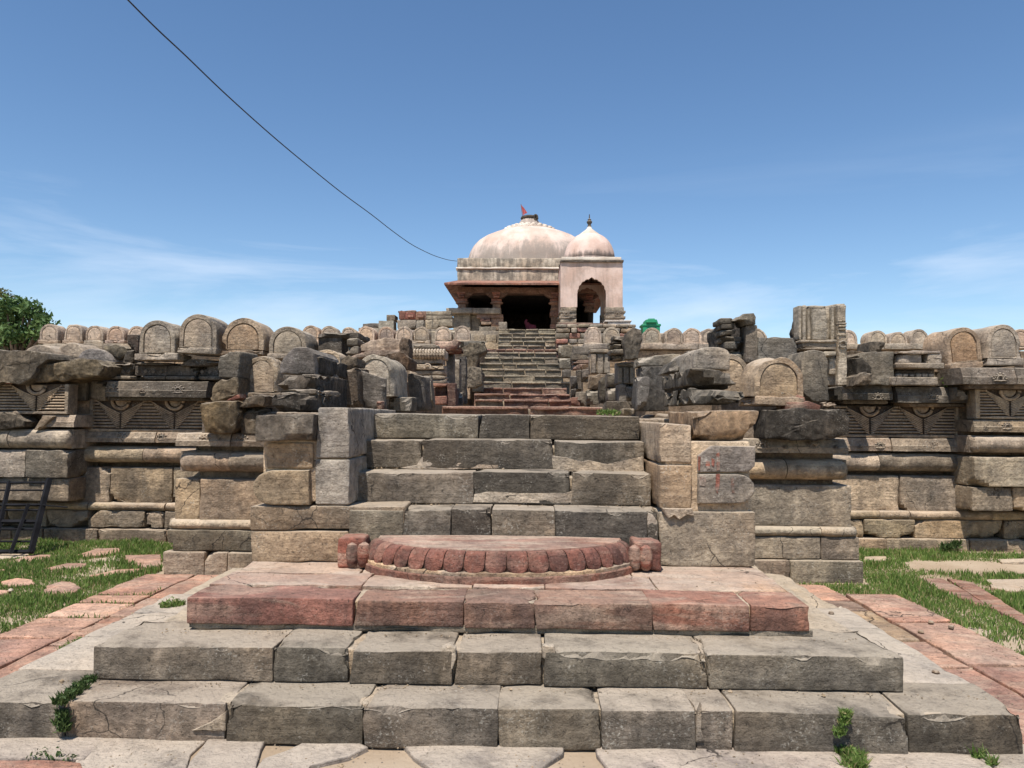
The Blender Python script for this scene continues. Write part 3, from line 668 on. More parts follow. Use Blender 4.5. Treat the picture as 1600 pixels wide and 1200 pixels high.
def jali(par, x0, x1, z0, z1, Y, vs, half, cc=T_, rows=9, top=None):
    """carved lattice panel: stacks of slats between chevrons that hold fans of curved ribs"""
    H = z1-z0; zb = z0+0.07*H; zt = z1
    block('panel_ground', x0+.03, x1-.03, Y+0.045, Y+0.25, z0+.01, z1, STONE, par, jit((0.11, 0.085, 0.065), .05), 0.3, r=0.006, amp=0.003, chip=0, step=0.12)  # recessed ground coloured dark, as shade between slats and ribs
    for (a, b) in ((x0, x0+0.05), (x1-0.05, x1)): block('panel_frame', a, b, Y, Y+0.2, zb, z1, STONE, par, jit(cc), 0.3, r=0.008, amp=0.003, chip=0.01)
    block('panel_frame', x0, x1, Y-.004, Y+0.2, z0, zb+.01, STONE, par, jit(cc), 0.3, r=0.008, amp=0.003, chip=0.01)
    sl = []; ribs = []; pit = (zt-zb-0.02)/rows
    for k in range(rows):
        zc = zb+0.02+pit*(k+0.5); t = (zc-zb)/(zt-zb); edges = [x0+0.05]
        for v in vs: edges += [v-0.035-half*t, v+0.035+half*t]
        edges.append(x1-0.05); h = pit*0.33
        for j in range(0, len(edges), 2):
            a, b = max(edges[j], x0+.05), min(edges[j+1], x1-.05)
            if b-a < 0.03: continue
            sl.append(bar([(Y+0.06, zc-h), (Y+0.012, zc-h*.9), (Y+0.006, zc), (Y+0.016, zc+h*.9), (Y+0.06, zc+h)], a, b, step=0.15, amp=0.0015, seed=k))
        for v in vs:
            for s in (-1, 1):
                a = half*t+0.035; zl = zb+(zc-zb)*0.56
                sl.append(tube([(v+s*(a-.004), Y+.03, zc), (v+s*(a-.004), Y-.004, zc)], .012, 6))
                P = []
                for q in np.linspace(0, 1, 7):
                    xx = v+s*((1-q)**2*a+2*q*(1-q)*a*0.45+q*q*0.012); zz = (1-q)**2*zc+2*q*(1-q)*(zb+(zc-zb)*.72)+q*q*zl
                    if x0+.05 < xx < x1-.05: P.append((xx, Y+0.018-0.014*math.sin(q*PI), zz))
                if len(P) > 2: ribs.append(tube(P, [0.0085]*(len(P)-1)+[0.006], 5))
    V, Fc = merge(sl); mesh_obj('slat_relief', V, Fc, STONE, par, jit(cc), 0.25)
    V, Fc = merge(ribs); mesh_obj('fan_relief', V, Fc, STONE, par, jit((cc[0]*1.15, cc[1]*1.15, cc[2]*1.12)), 0.15)
    for v in vs:
        if x0+.1 < v < x1-.1:
            V, Fc = tube([(v+0.11*math.cos(a), Y+0.012, z1-0.015+0.105*math.sin(a)) for a in np.linspace(PI, 2*PI, 15)], 0.02, 6); mesh_obj('hanging_disc', V, Fc, STONE, par, jit(cc), 0.3)
            O = [(v+0.08*math.cos(a), Y+0.02, z1-0.01+0.08*math.sin(a)) for a in np.linspace(PI, 2*PI, 13)]
            V, Fc = ring_prism(O, (0, 0.03, 0), bevel=0.01, amp=0.003, seed=2); o = mesh_obj('hanging_disc', V, Fc, STONE, par, jit(cc), 0.3); fix_normals(o)
def lev(Y, px, *pys): return [Z(p, Y, px) for p in pys]
def xs_(Y, py, *pxs): return [X(p, Y, py) for p in pxs]

# --- projecting bay left of the stair
YB = 7.5
wl = wall_thing('terrace_wall', 'carved sandstone terrace wall with round mouldings left of the stairs', (-5, YB, 0))
def bay(par, s):
    if s < 0:
        px, L = 320, dict(p1=(863, 902), p2=(828, 863), st=(813, 828), up=(748, 813), re=(737, 748), to=(707, 737), r2=(697, 707), ba=(678, 697))
        f = lambda y, py, *p: xs_(y, py, *p) + [-1.75]
        wcourse(par, 'plinth_stone', YB, 0.6, -0.05, lev(YB, px, 863)[0], f(YB, 880, 253, 319, 355), (0.31, 0.26, 0.195), 0.5)
        wcourse(par, 'plinth_stone', YB+.05, 0.6, *lev(YB, px, 863, 829), f(YB+.05, 845, 260), (0.31, 0.265, 0.2), 0.5)
        wcourse(par, 'small_torus', YB+.04, 0.6, *lev(YB+.04, px, 828, 813), f(YB+.04, 820, 260), (0.42, 0.355, 0.265), 0.3, 'torus', 0.07, (0.05, 0))
        wcourse(par, 'upright_stone', YB+.11, 0.6, *lev(YB+.11, px, 813, 748), f(YB+.1, 780, 271, 311), (0.37, 0.30, 0.215), 0.4)
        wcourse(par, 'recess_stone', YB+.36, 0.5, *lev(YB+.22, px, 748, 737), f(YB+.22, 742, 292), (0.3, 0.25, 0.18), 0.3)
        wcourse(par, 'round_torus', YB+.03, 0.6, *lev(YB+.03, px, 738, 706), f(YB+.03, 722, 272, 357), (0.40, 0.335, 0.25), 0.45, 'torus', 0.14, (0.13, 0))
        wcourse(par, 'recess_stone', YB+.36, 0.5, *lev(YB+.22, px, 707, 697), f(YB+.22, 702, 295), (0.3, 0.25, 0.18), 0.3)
        xb = f(YB+.03, 688, 274, 360); wcourse(par, 'carved_band', YB+.03, 0.6, *lev(YB+.03, px, 697, 677), xb, (0.39, 0.335, 0.26), 0.45, 'band', 0.1)
        roundels(par, YB+.04, Z(692, YB+.03, px), xs_(YB, 690, 317, 340, 376), 0.5)
    else:
        px = 1250; f = lambda y, py, *p: [1.4] + xs_(y, py, *p)
        wcourse(par, 'plinth_stone', YB, 0.6, -0.05, lev(YB, px, 876)[0], f(YB, 890, 1235, 1350), (0.31, 0.27, 0.21), 0.6)
        wcourse(par, 'plinth_stone', YB+.05, 0.6, *lev(YB, px, 876, 840), f(YB+.05, 858, 1283, 1344), (0.38, 0.325, 0.25), 0.35)
        wcourse(par, 'small_torus', YB+.03, 0.6, *lev(YB+.04, px, 839, 824), f(YB+.04, 832, 1283, 1342), (0.42, 0.37, 0.29), 0.3, 'torus', 0.07, (0, 0.05))
        wcourse(par, 'upright_stone', YB+.11, 0.6, *lev(YB+.11, px, 823, 758), f(YB+.1, 790, 1333), (0.41, 0.365, 0.295), 0.45)
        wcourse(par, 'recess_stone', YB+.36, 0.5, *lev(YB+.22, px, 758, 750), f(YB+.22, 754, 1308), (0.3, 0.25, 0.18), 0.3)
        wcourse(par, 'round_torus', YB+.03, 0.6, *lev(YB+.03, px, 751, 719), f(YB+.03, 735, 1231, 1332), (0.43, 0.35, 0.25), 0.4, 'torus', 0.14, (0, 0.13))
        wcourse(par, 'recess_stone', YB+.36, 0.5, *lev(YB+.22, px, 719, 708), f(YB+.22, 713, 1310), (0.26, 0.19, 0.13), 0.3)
        wcourse(par, 'carved_band', YB+.03, 0.6, *lev(YB+.03, px, 708, 686), f(YB+.03, 697, 1327), (0.37, 0.32, 0.25), 0.4, 'band', 0.1)
        roundels(par, YB+.04, Z(702, YB+.03, px), xs_(YB, 700, 1193, 1230, 1273, 1309), 0.5)
bay(wl, -1)
YW = 9.4
def farwall(par, s):
    if s < 0:
        px = 190; e = 330
        wcourse(par, 'plinth_stone', YW-.05, 0.8, -0.05, lev(YW, px, 826)[0], xs_(YW, 840, -520, -400, -290, -160, 20, 71, 155, 262, e), (0.33, 0.265, 0.195), 0.45, chip=0.03)
        wcourse(par, 'plinth_stone', YW, 0.8, *lev(YW, px, 825, 798), xs_(YW, 810, -520, -400, -290, -160, 10, 72, 137, 226, 256, e), (0.34, 0.28, 0.21), 0.45, chip=0.035)
        wcourse(par, 'small_torus', YW-.01, 0.8, *lev(YW, px, 798, 786), xs_(YW, 790, -520, -400, -290, -160, 137, 172, 258, e), (0.41, 0.34, 0.25), 0.3, 'torus', 0.06)
        wcourse(par, 'upright_stone', YW+.06, 0.8, *lev(YW+.06, px, 786, 730), xs_(YW, 760, 107, 168, 266, e), T_, 0.4, chip=0.04, cols=[(0.39, 0.32, 0.235), (0.43, 0.335, 0.225)])
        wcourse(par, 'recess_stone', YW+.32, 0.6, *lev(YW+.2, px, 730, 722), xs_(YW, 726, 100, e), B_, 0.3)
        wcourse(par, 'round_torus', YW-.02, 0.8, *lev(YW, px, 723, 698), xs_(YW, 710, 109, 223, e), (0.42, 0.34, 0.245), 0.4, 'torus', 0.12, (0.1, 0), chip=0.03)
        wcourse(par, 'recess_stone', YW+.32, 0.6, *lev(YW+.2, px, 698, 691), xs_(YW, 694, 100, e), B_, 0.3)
        wcourse(par, 'carved_band', YW-.01, 0.8, *lev(YW, px, 691, 675), xs_(YW, 683, 109, 243, e), (0.40, 0.335, 0.25), 0.4, 'band', 0.09)
        roundels(par, YW, Z(687, YW, px), xs_(YW, 685, 127, 157, 190, 221, 252), 0.5)
        jali(par, *xs_(YW, 650, 135, 322), *lev(YW, px, 675, 624), YW+.05, xs_(YW, 650, 184, 269), 0.29, (0.37, 0.29, 0.205))
        wcourse(par, 'eave_stone', YW-.16, 1.0, *lev(YW-.16, px, 620, 595), xs_(YW-.16, 610, 163, 250, 323), (0.29, 0.265, 0.225), 0.75, 'band', 0.1)
        wcourse(par, 'eave_fillet', YW-.05, 0.9, *lev(YW-.05, px, 626, 620), xs_(YW-.05, 623, 168, 318), (0.3, 0.26, 0.2), 0.5)
        roundels(par, YW-.155, Z(614, YW-.16, px), xs_(YW-.16, 610, 174, 222, 278), 0.62, (0.32, 0.29, 0.25))
        wcourse(par, 'frieze_stone', YW-.02, 0.9, *lev(YW, px, 593, 587), xs_(YW, 590, 160, 207, 260, 305, 345), (0.3, 0.27, 0.22), 0.6)
        wcourse(par, 'frieze_stone', YW+.05, 0.9, *lev(YW+.05, px, 587, 571), xs_(YW, 580, 168, 206, 258, 305, 345), (0.29, 0.26, 0.215), 0.7)
        for i, p in enumerate((179, 191, 200, 215, 227, 239, 251, 285, 297, 315, 327)):
            x = X(p, YW+.04, 578); z = Z(580, YW+.04, px); s_ = .03
            V, Fc = ring_prism([(x-s_, YW+.047, z), (x, YW+.047, z-s_), (x+s_, YW+.047, z), (x, YW+.047, z+s_)], (0, .03, 0), bevel=.006, amp=.002, seed=i); o = mesh_obj('carved_lozenge', V, Fc, STONE, par, (0.2, 0.18, 0.15), 0.6); fix_normals(o)
        wcourse(par, 'coping_stone', YW-.03, 0.9, *lev(YW, px, 571, 566), xs_(YW, 568, 172, 209, 279), (0.29, 0.265, 0.22), 0.6, chip=0.03)
        wcourse(par, 'coping_stone', YW-.06, 0.9, *lev(YW, px, 572, 561), xs_(YW, 566, 279, 345), (0.31, 0.28, 0.235), 0.6, chip=0.03)
        wcourse(par, 'infill_stone', YW+.12, 0.6, *lev(YW, px, 675, 626), xs_(YW, 650, 104, 135), (0.44, 0.34, 0.235), 0.2)
        wcourse(par, 'infill_stone', YW+.02, 0.6, *lev(YW, px, 627, 594), xs_(YW, 610, 106, 134, 164), (0.33, 0.28, 0.21), 0.5, chip=0.04)
        wcourse(par, 'infill_stone', YW+.25, 0.5, *lev(YW, px, 675, 560), xs_(YW, 620, 318, 520), (0.24, 0.2, 0.155), 0.5)
        YO = YW-.35
        wcourse(par, 'upright_stone', YO+.05, 0.9, *lev(YO, 60, 784, 748), xs_(YO, 765, -520, -400, -290, -160, 60, 104), (0.35, 0.29, 0.215), 0.5)
        wcourse(par, 'upright_stone', YO, 0.9, *lev(YO, 60, 747, 703), xs_(YO, 725, -520, -400, -290, -160, 39, 106), (0.33, 0.29, 0.235), 0.6, chip=0.03)
        wcourse(par, 'round_torus', YO-.04, 0.9, *lev(YO, 60, 701, 671), xs_(YO, 685, -520, -400, -290, -160, 14, 109), (0.41, 0.355, 0.285), 0.4, 'torus', 0.13, (0, 0.04))
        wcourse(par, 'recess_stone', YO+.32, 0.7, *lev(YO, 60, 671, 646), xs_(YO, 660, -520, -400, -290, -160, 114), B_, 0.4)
        wcourse(par, 'carved_band', YO-.0, 0.9, *lev(YO, 60, 667, 648), xs_(YO, 660, 62, 115), (0.37, 0.31, 0.23), 0.4, 'band', 0.08)
        jali(par, *xs_(YO, 620, -60, 105), *lev(YO, 60, 647, 600), YO+.02, xs_(YO, 620, -42, 54), 0.30, (0.38, 0.315, 0.235), rows=9)
    else:
        px = 1420; e = 1290
        wcourse(par, 'plinth_stone', YW-.05, 0.8, -0.05, lev(YW, px, 841)[0], xs_(YW, 850, e, 1383, 1512, 1600, 1760, 1890, 2010, 2150), (0.35, 0.285, 0.205), 0.4)
        wcourse(par, 'plinth_stone', YW, 0.8, *lev(YW, px, 841, 812), xs_(YW, 826, e, 1350, 1430, 1568, 1760, 1890, 2010, 2150), (0.41, 0.325, 0.225), 0.35, chip=0.04)
        wcourse(par, 'small_torus', YW-.01, 0.8, *lev(YW, px, 812, 799), xs_(YW, 805, e, 1375, 1422, 1552, 1760, 1890, 2010, 2150), (0.42, 0.335, 0.235), 0.3, 'torus', 0.06)
        wcourse(par, 'upright_stone', YW+.06, 0.8, *lev(YW+.06, px, 799, 743), xs_(YW, 770, e, 1410, 1519), T_, 0.4, chip=0.02, cols=[(0.42, 0.34, 0.245), (0.33, 0.285, 0.225)])
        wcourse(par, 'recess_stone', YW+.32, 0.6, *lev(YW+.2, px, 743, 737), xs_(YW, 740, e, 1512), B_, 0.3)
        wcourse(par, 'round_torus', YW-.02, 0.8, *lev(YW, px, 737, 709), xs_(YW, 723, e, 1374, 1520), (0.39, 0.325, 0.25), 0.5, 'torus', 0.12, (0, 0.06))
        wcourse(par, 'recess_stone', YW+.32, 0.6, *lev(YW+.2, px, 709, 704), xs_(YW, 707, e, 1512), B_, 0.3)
        wcourse(par, 'carved_band', YW-.01, 0.8, *lev(YW, px, 705, 685), xs_(YW, 695, e, 1393, 1521), (0.39, 0.325, 0.25), 0.4, 'band', 0.09, chip=0.04)
        roundels(par, YW, Z(701, YW, px), xs_(YW, 695, 1375, 1343, 1461, 1497), 0.5)
        jali(par, *xs_(YW, 660, 1290, 1504), *lev(YW, px, 684, 634), YW+.05, xs_(YW, 660, 1363, 1447), 0.28, (0.38, 0.30, 0.215))
        wcourse(par, 'infill_stone', YW+.12, 0.6, *lev(YW, px, 685, 615), xs_(YW, 650, 1503, 1524), (0.42, 0.31, 0.21), 0.2)
        for a, b, pa, pb_ in ((1312, 1396, 629, 602), (1401, 1516, 633, 604)):
            wcourse(par, 'eave_stone', YW-.16, 1.0, *lev(YW-.16, px, pa-4, pb_), xs_(YW-.16, 615, a, (a+b)/2-20, b), (0.31, 0.28, 0.23), 0.55, 'band', 0.1, chip=0.05)
            wcourse(par, 'eave_fillet', YW-.05, 0.9, *lev(YW-.05, px, pa+3, pa-4), xs_(YW-.05, 630, a+4, b-8), (0.3, 0.25, 0.19), 0.5)
        roundels(par, YW-.155, Z(625, YW-.16, px), xs_(YW-.16, 615, 1372, 1424, 1458), 0.5, (0.32, 0.29, 0.25))
        wcourse(par, 'infill_stone', YW+.1, 0.6, *lev(YW, px, 604, 562), xs_(YW, 590, 1180, 1260, 1340, 1400, 1530), (0.27, 0.23, 0.18), 0.5)
        wcourse(par, 'infill_stone', YW+.25, 0.5, *lev(YW, px, 684, 604), xs_(YW, 640, 1130, 1310), (0.24, 0.2, 0.155), 0.5)
        YO = YW-.35
        wcourse(par, 'upright_stone', YO+.05, 0.9, *lev(YO, 1560, 800, 762), xs_(YO, 780, 1523, 1588, 1760, 1890, 2010, 2150), (0.36, 0.30, 0.225), 0.4, chip=0.04)
        wcourse(par, 'upright_stone', YO, 0.9, *lev(YO, 1560, 761, 714), xs_(YO, 740, 1522, 1760, 1890, 2010, 2150), (0.36, 0.305, 0.23), 0.4)
        wcourse(par, 'round_torus', YO-.04, 0.9, *lev(YO, 1560, 708, 681), xs_(YO, 695, 1520, 1760, 1890, 2010, 2150), (0.39, 0.335, 0.26), 0.4, 'torus', 0.13, (0.06, 0))
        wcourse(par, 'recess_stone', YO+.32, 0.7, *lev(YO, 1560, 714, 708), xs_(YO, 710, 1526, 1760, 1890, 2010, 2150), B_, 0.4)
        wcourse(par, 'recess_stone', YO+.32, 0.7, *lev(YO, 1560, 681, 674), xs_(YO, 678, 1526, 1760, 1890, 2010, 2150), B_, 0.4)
        wcourse(par, 'carved_band', YO-.0, 0.9, *lev(YO, 1560, 675, 656), xs_(YO, 665, 1522, 1760, 1890, 2010, 2150), (0.39, 0.325, 0.24), 0.35, 'band', 0.08)
        roundels(par, YO+.005, Z(671, YO, 1560), xs_(YO, 665, 1574, 1540), 0.5)
        jali(par, *xs_(YO, 630, 1527, 1700), *lev(YO, 1560, 655, 608), YO+.03, xs_(YO, 630, 1582, 1670), 0.27, (0.42, 0.34, 0.245))
        wcourse(par, 'eave_stone', YO-.18, 1.0, *lev(YO-.18, 1560, 600, 574), xs_(YO-.18, 590, 1505, 1590, 1700, 1850, 2000, 2150), (0.34, 0.30, 0.245), 0.45, 'band', 0.1)
        wcourse(par, 'eave_fillet', YO-.05, 0.9, *lev(YO-.05, 1560, 608, 600), xs_(YO-.05, 604, 1512, 1700, 1850, 2000, 2150), (0.3, 0.25, 0.19), 0.5)
        roundels(par, YO-.175, Z(596, YO-.18, 1560), xs_(YO-.18, 590, 1563), 0.6, (0.33, 0.3, 0.25))
wr = wall_thing('terrace_wall', 'carved sandstone terrace wall with round mouldings right of the stairs', (5, YB, 0))
farwall(wl, -1); farwall(wr, 1); bay(wr, 1)

# earth and rubble fill behind the walls: the two terraces
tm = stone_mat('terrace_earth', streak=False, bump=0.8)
terr = thing('terrace_fill', None, None); tag(terr, kind='structure')
def fill(x0, x1, y0, y1, z0, z1, cc=(0.24, 0.2, 0.155)):
    V, Fc = hexa(boxc(x0, x1, y0, y1, z0, z1), r=0.03, step=0.5, amp=0.03, chip=0, seed=seed_of(x0, y0), maxn=30); o = mesh_obj('fill_earth', V, Fc, tm, terr, cc, 0.3); tag(o, kind='structure')
fill(-14, -1.78, 10.0, 18.2, -0.1, 2.1); fill(1.42, 14, 10.0, 18.2, -0.1, 2.1)
fill(-3.4, -1.78, 7.75, 10.1, -0.1, 1.62); fill(1.45, 3.1, 7.75, 10.1, -0.1, 1.62)
fill(-1.9, 1.5, 7.0, 18.2, -0.1, 1.585, (0.3, 0.25, 0.19))
fill(-12, -1.5, 18.45, 24.5, -0.1, 3.25); fill(1.4, 12, 18.45, 24.5, -0.1, 3.25)
fill(-12, 12, 24.2, 36, -0.1, 3.9)

# ------------------------------------------------------------------ upper stair
us = thing('upper_staircase', 'long narrow flight of brick-like stone steps climbing to the temple doorway', 'staircase', (0, 10, 1.6))
E = [(636, 10.0, 690, 946), (625, 13.0, 741, 893), (616, 15.3, 740, 891), (606.5, 16.5, 742, 886), (597, 17.3, 750, 891), (587, 17.9, 753, 881), (577, 18.5, 752, 877), (568, 19.1, 749, 874),
     (559, 19.7, 757, 872), (551, 20.3, 759, 870), (546, 20.9, 760, 869), (540, 21.5, 778, 868), (533, 22.1, 778, 868), (527, 22.7, 779, 868), (521, 23.3, 779, 868), (514.6, 23.8, 779, 868)]
zp = 1.60
for i, (py, Y, a, b) in enumerate(E):
    z1 = Z(py, Y); rr = random.Random(i*31+5); x0, x1 = X(a, Y, py), X(b, Y, py); n = (2, 3, 2, 3, 3, 3, 4, 4, 5, 4, 7, 4, 4, 5, 4, 4)[i]
    cut = sorted([x0+(x1-x0)*(k+rr.uniform(-.3, .3))/n for k in range(1, n)]); xs = [x0]+cut+[x1]; red = i in (0, 1, 2, 3, 10)
    yb = E[i+1][1]+0.25 if i < 15 else 25.0
    for k in range(n):
        cc = jit(rr.choice([(0.22, 0.115, 0.09), (0.27, 0.16, 0.12), (0.2, 0.12, 0.095)]) if red and rr.random() < .8 else rr.choice([(0.22, 0.2, 0.155), (0.16, 0.148, 0.118), (0.19, 0.174, 0.138), (0.245, 0.22, 0.17)]), .12, rr)
        V, Fc = hexa(boxc(xs[k]+.006, xs[k+1]-.006, Y+rr.uniform(-.02, .02), yb, zp-.25, z1-rr.uniform(0, .012)), r=0.015, step=0.16 if i > 3 else 0.09, amp=0.006 if i > 3 else 0.018, chip=0.02, seed=seed_of(i, k), maxn=14)
        mesh_obj('step_stone', V, Fc, REDST if red else STONE, us, cc, 0.35 if red else 0.6)
    V, Fc = hexa(boxc(x0+.02, x1-.02, Y+.04, yb, zp-.3, z1-.03), r=.01, step=.4, amp=.004, chip=0, seed=i); mesh_obj('mortar_core', V, Fc, MORTAR, us, (0.42, 0.37, 0.28), 0.3)
    for k in range(n):
        V, Fc = hexa(boxc(xs[k]+.01, xs[k+1]-.01, Y-.035+rr.uniform(-.01, .01), Y+.2, z1-.035, z1+.006), r=.012, step=.1, amp=.006, chip=.02, seed=seed_of(i, k, 9), maxn=14); mesh_obj('worn_nosing', V, Fc, MORTAR, us, jit((0.31, 0.28, 0.22) if not red else (0.30, 0.19, 0.15), .15, rr), .3)
    zp = z1
#@@STONES
# ------------------------------------------------------------------ temple hall with the large dome
TC = -0.05; TY = 25.0
PINK = (0.64, 0.515, 0.435)
M_DOME = plaster_mat('pink_dome_plaster', PINK, (0.27, 0.235, 0.20), (1.3, 0.1), 0.8, (0.78, 0.64, 0.50))
M_DRUM = plaster_mat('mouldy_drum_plaster', (0.62, 0.54, 0.42), (0.15, 0.13, 0.105), None, 0.92, (0.72, 0.65, 0.5), 4.5, 0.06)
M_KWALL = plaster_mat('pink_kiosk_plaster', (0.65, 0.495, 0.415), (0.22, 0.18, 0.15), None, 0.6, (0.76, 0.60, 0.48), 1.6, -0.02)
M_KDOME = plaster_mat('pink_kiosk_dome_plaster', (0.65, 0.50, 0.425), (0.12, 0.105, 0.095), (0.42, 0.08), 0.85)
M_WHITE = plaster_mat('old_whitewash', (0.70, 0.63, 0.53), (0.2, 0.18, 0.15), None, 0.3)
temple = thing('temple_hall', 'pink domed temple hall with dark doorway and red stone eave', 'temple', (TC, TY, 4.2))
zf = Z(514.6, 23.8)
block('platform', TC-2.45, TC+2.6, 24.3, 31, 3.0, zf, STONE, temple, (0.3, 0.27, 0.22), 0.5, step=0.4)
for (a, b, c_, d) in ((TC-2.3, TC-2.1, 26.2, 30.5), (TC+2.1, TC+2.3, 26.8, 30.5), (TC-2.3, TC+2.3, 30.3, 30.5)): block('hall_wall', a, b, c_, d, zf, 5.85, STONE, temple, (0.045, 0.035, 0.03), 0.6, step=0.5)  # the hall's inner darkness is put into the near-black wall colour
block('hall_ceiling', TC-2.35, TC+2.35, 25.3, 30.5, 5.72, 5.9, STONE, temple, (0.045, 0.035, 0.03), 0.4, step=0.5)  # ceiling colour carries the same painted-in darkness
# eave: sloping slabs all round
ze0, ze1 = 5.80, 6.06
V = np.array([(TC-2.72, 24.0, ze0), (TC+2.72, 24.0, ze0), (TC+2.72, 30.6, ze0), (TC-2.72, 30.6, ze0), (TC-2.72, 24.0, ze0+.06), (TC+2.72, 24.0, ze0+.06), (TC+2.72, 30.6, ze0+.06), (TC-2.72, 30.6, ze0+.06),
              (TC-2.38, 25.18, ze1+.09), (TC+2.38, 25.18, ze1+.09), (TC+2.38, 29.7, ze1+.09), (TC-2.38, 29.7, ze1+.09), (TC-2.2, 25.25, ze1-.05), (TC+2.2, 25.25, ze1-.05), (TC+2.2, 29.7, ze1-.05), (TC-2.2, 29.7, ze1-.05)])
mesh_obj('eave', V, [[0, 1, 5, 4], [1, 2, 6, 5], [2, 3, 7, 6], [3, 0, 4, 7], [4, 5, 9, 8], [5, 6, 10, 9], [6, 7, 11, 10], [7, 4, 8, 11], [1, 0, 12, 13], [2, 1, 13, 14], [3, 2, 14, 15], [0, 3, 15, 12], [8, 9, 10, 11], [12, 15, 14, 13]],
         REDST, temple, (0.30, 0.145, 0.115), 0.25)
block('beam', TC-2.35, TC+2.35, 24.82, 25.3, 5.66, 5.86, STONE, temple, (0.26, 0.16, 0.12), 0.4, step=.3, r=.01)
# pillars: base, shaft, carved bracket capital
def pillar(px, zb, Yp=TY):
    x = X(px, Yp, 480); c_ = thing('pillar', None, None, (0, 0, 0)); c_.parent = temple; c_.location = Vector((x, Yp, zb))-wloc(temple)
    def pbk(n, hw, z0, z1, cc, st=.4): block(n, x-hw, x+hw, Yp-hw, Yp+hw, z0, z1, STONE, c_, jit(cc, .12), st, r=0.012, step=.12, amp=.006, chip=.015)
    if zb < 4.6:
        pbk('base', .2, zb, zb+.14, B_); pbk('base', .16, zb+.14, zb+.3, (0.33, 0.2, 0.15)); pbk('shaft', .13, zb+.3, 5.05, (0.32, 0.22, 0.16)); pbk('shaft_band', .17, zb+.55, zb+.72, (0.34, 0.19, 0.14))
    pbk('shaft', .125, max(zb, 5.0), 5.30, (0.36, 0.24, 0.17)); pbk('shaft_band', .15, 5.12, 5.18, (0.4, 0.26, 0.19))
    V, Fc = lathe([(0.12, 0), (0.2, .03), (0.22, .07), (0.17, .11)], 16, (x, Yp, 5.29)); mesh_obj('capital', V, Fc, STONE, c_, (0.33, 0.2, 0.15), .4)
    pbk('capital', .17, 5.40, 5.48, (0.35, 0.18, 0.14))
    for s in (-1, 1):
        V, Fc = bar([(Yp-.13, 5.5), (Yp-.13, 5.66), (Yp+.13, 5.66), (Yp+.13, 5.5)], x-.02 if s > 0 else x-.36, x+.36 if s > 0 else x+.02, step=.05, amp=.004); V[:, 2] = np.where(V[:, 2] < 5.6, 5.66-0.17*np.clip(1-(np.abs(V[:, 0]-x)/.37)**2.2, 0.1, 1)-.0, V[:, 2])
        mesh_obj('bracket', V, Fc, STONE, c_, jit((0.27, 0.17, 0.13)), .4)
    for k, hw in enumerate((.09, .11, .13)): V, Fc = hexa(boxc(x-hw, x+hw, Yp-.42-.03*k, Yp-.1, 5.49+.055*k, 5.53+.055*k), r=.008, step=.1, amp=.004, chip=.01, seed=k); mesh_obj('bracket_tongue', V, Fc, REDST, c_, (0.42, 0.19, 0.15), .2)
for px, zb in ((722, 5.12), (776, 5.12), (867, zf)): pillar(px, zb)
pillar(920, 5.12, 25.3)
# seat slab and carved parapet left of the doorway
Yq = 24.75
def tq(x0, y0, x1, y1, cc, name='parapet_block', Y=Yq, d=.6, st=.5, mat=STONE, par=None, amp=.008, chip=.03): V, Fc = quad_stone([(x0, y1), (x1, y1), (x1, y0), (x0, y0)], Y, d, r=.015, step=.1, amp=amp, chip=chip, seed=seed_of(x0, y0)); return mesh_obj(name, V, Fc, mat, par or temple, jit(cc, .1), st)
tq(697, 481, 738, 489, (0.33, 0.29, 0.235), 'seat_slab', 24.4, .9); tq(738, 481, 782, 490, (0.4, 0.34, 0.26), 'seat_slab', 24.45, .9)
tq(708, 489, 735, 531, (0.27, 0.245, 0.2), Y=24.6); tq(736, 492, 752, 516, (0.31, 0.26, 0.2)); tq(745, 491, 786, 497, (0.36, 0.24, 0.18), Y=24.55); tq(750, 497, 766, 502, (0.4, 0.22, 0.17), Y=24.5); tq(752, 502, 768, 507, (0.36, 0.27, 0.2), Y=24.52)
tq(767, 497, 786, 510, (0.36, 0.24, 0.17), Y=24.6); tq(768, 510, 792, 516, (0.35, 0.27, 0.2), Y=24.5); tq(734, 515, 748, 522, (0.31, 0.28, 0.22)); tq(748, 510, 775, 523, (0.2, 0.185, 0.155), Y=24.4, st=.8)
tq(735, 522, 752, 532, (0.28, 0.25, 0.2)); tq(752, 522, 780, 527, (0.24, 0.21, 0.17)); tq(779, 503, 792, 516, (0.31, 0.28, 0.23), Y=24.3)
tq(741, 523, 758, 535, (0.4, 0.34, 0.25), Y=24.2); tq(759, 523, 775, 535, (0.42, 0.36, 0.26), Y=24.2); tq(758, 535, 780, 546, (0.4, 0.34, 0.25), Y=24.0); tq(735, 533, 760, 548, (0.28, 0.25, 0.2), Y=24.0)
# drum, moulding, dome, lotus and finial
def drum(z0, z1, h, name, m): V, Fc = hexa(boxc(TC-h, TC+h, 27.45-h, 27.45+h, z0, z1), r=0.03, step=.16, amp=.012, chip=.02, seed=int(h*100), maxn=30); mesh_obj(name, V, Fc, m, temple)
drum(6.02, 6.50, 2.40, 'drum', M_DRUM); drum(6.50, 6.57, 2.46, 'drum_moulding', M_WHITE); drum(6.57, 6.88, 2.41, 'drum_parapet', M_DRUM)
prof = [(2.27, 6.85), (2.27, 7.1), (2.24, 7.3), (2.17, 7.52), (2.06, 7.72), (1.90, 7.90), (1.70, 8.04), (1.45, 8.16), (1.2, 8.26), (0.95, 8.345), (0.7, 8.43), (0.5, 8.5), (0.35, 8.56)]
V, Fc = lathe(prof, 64, (TC, 27.45, 0)); V += np.stack([fbm(V, 1.6, 3, 8+s) for s in range(3)], 1)*0.012; mesh_obj('dome', V, Fc, M_DOME, temple, sharp=60)
lot = []
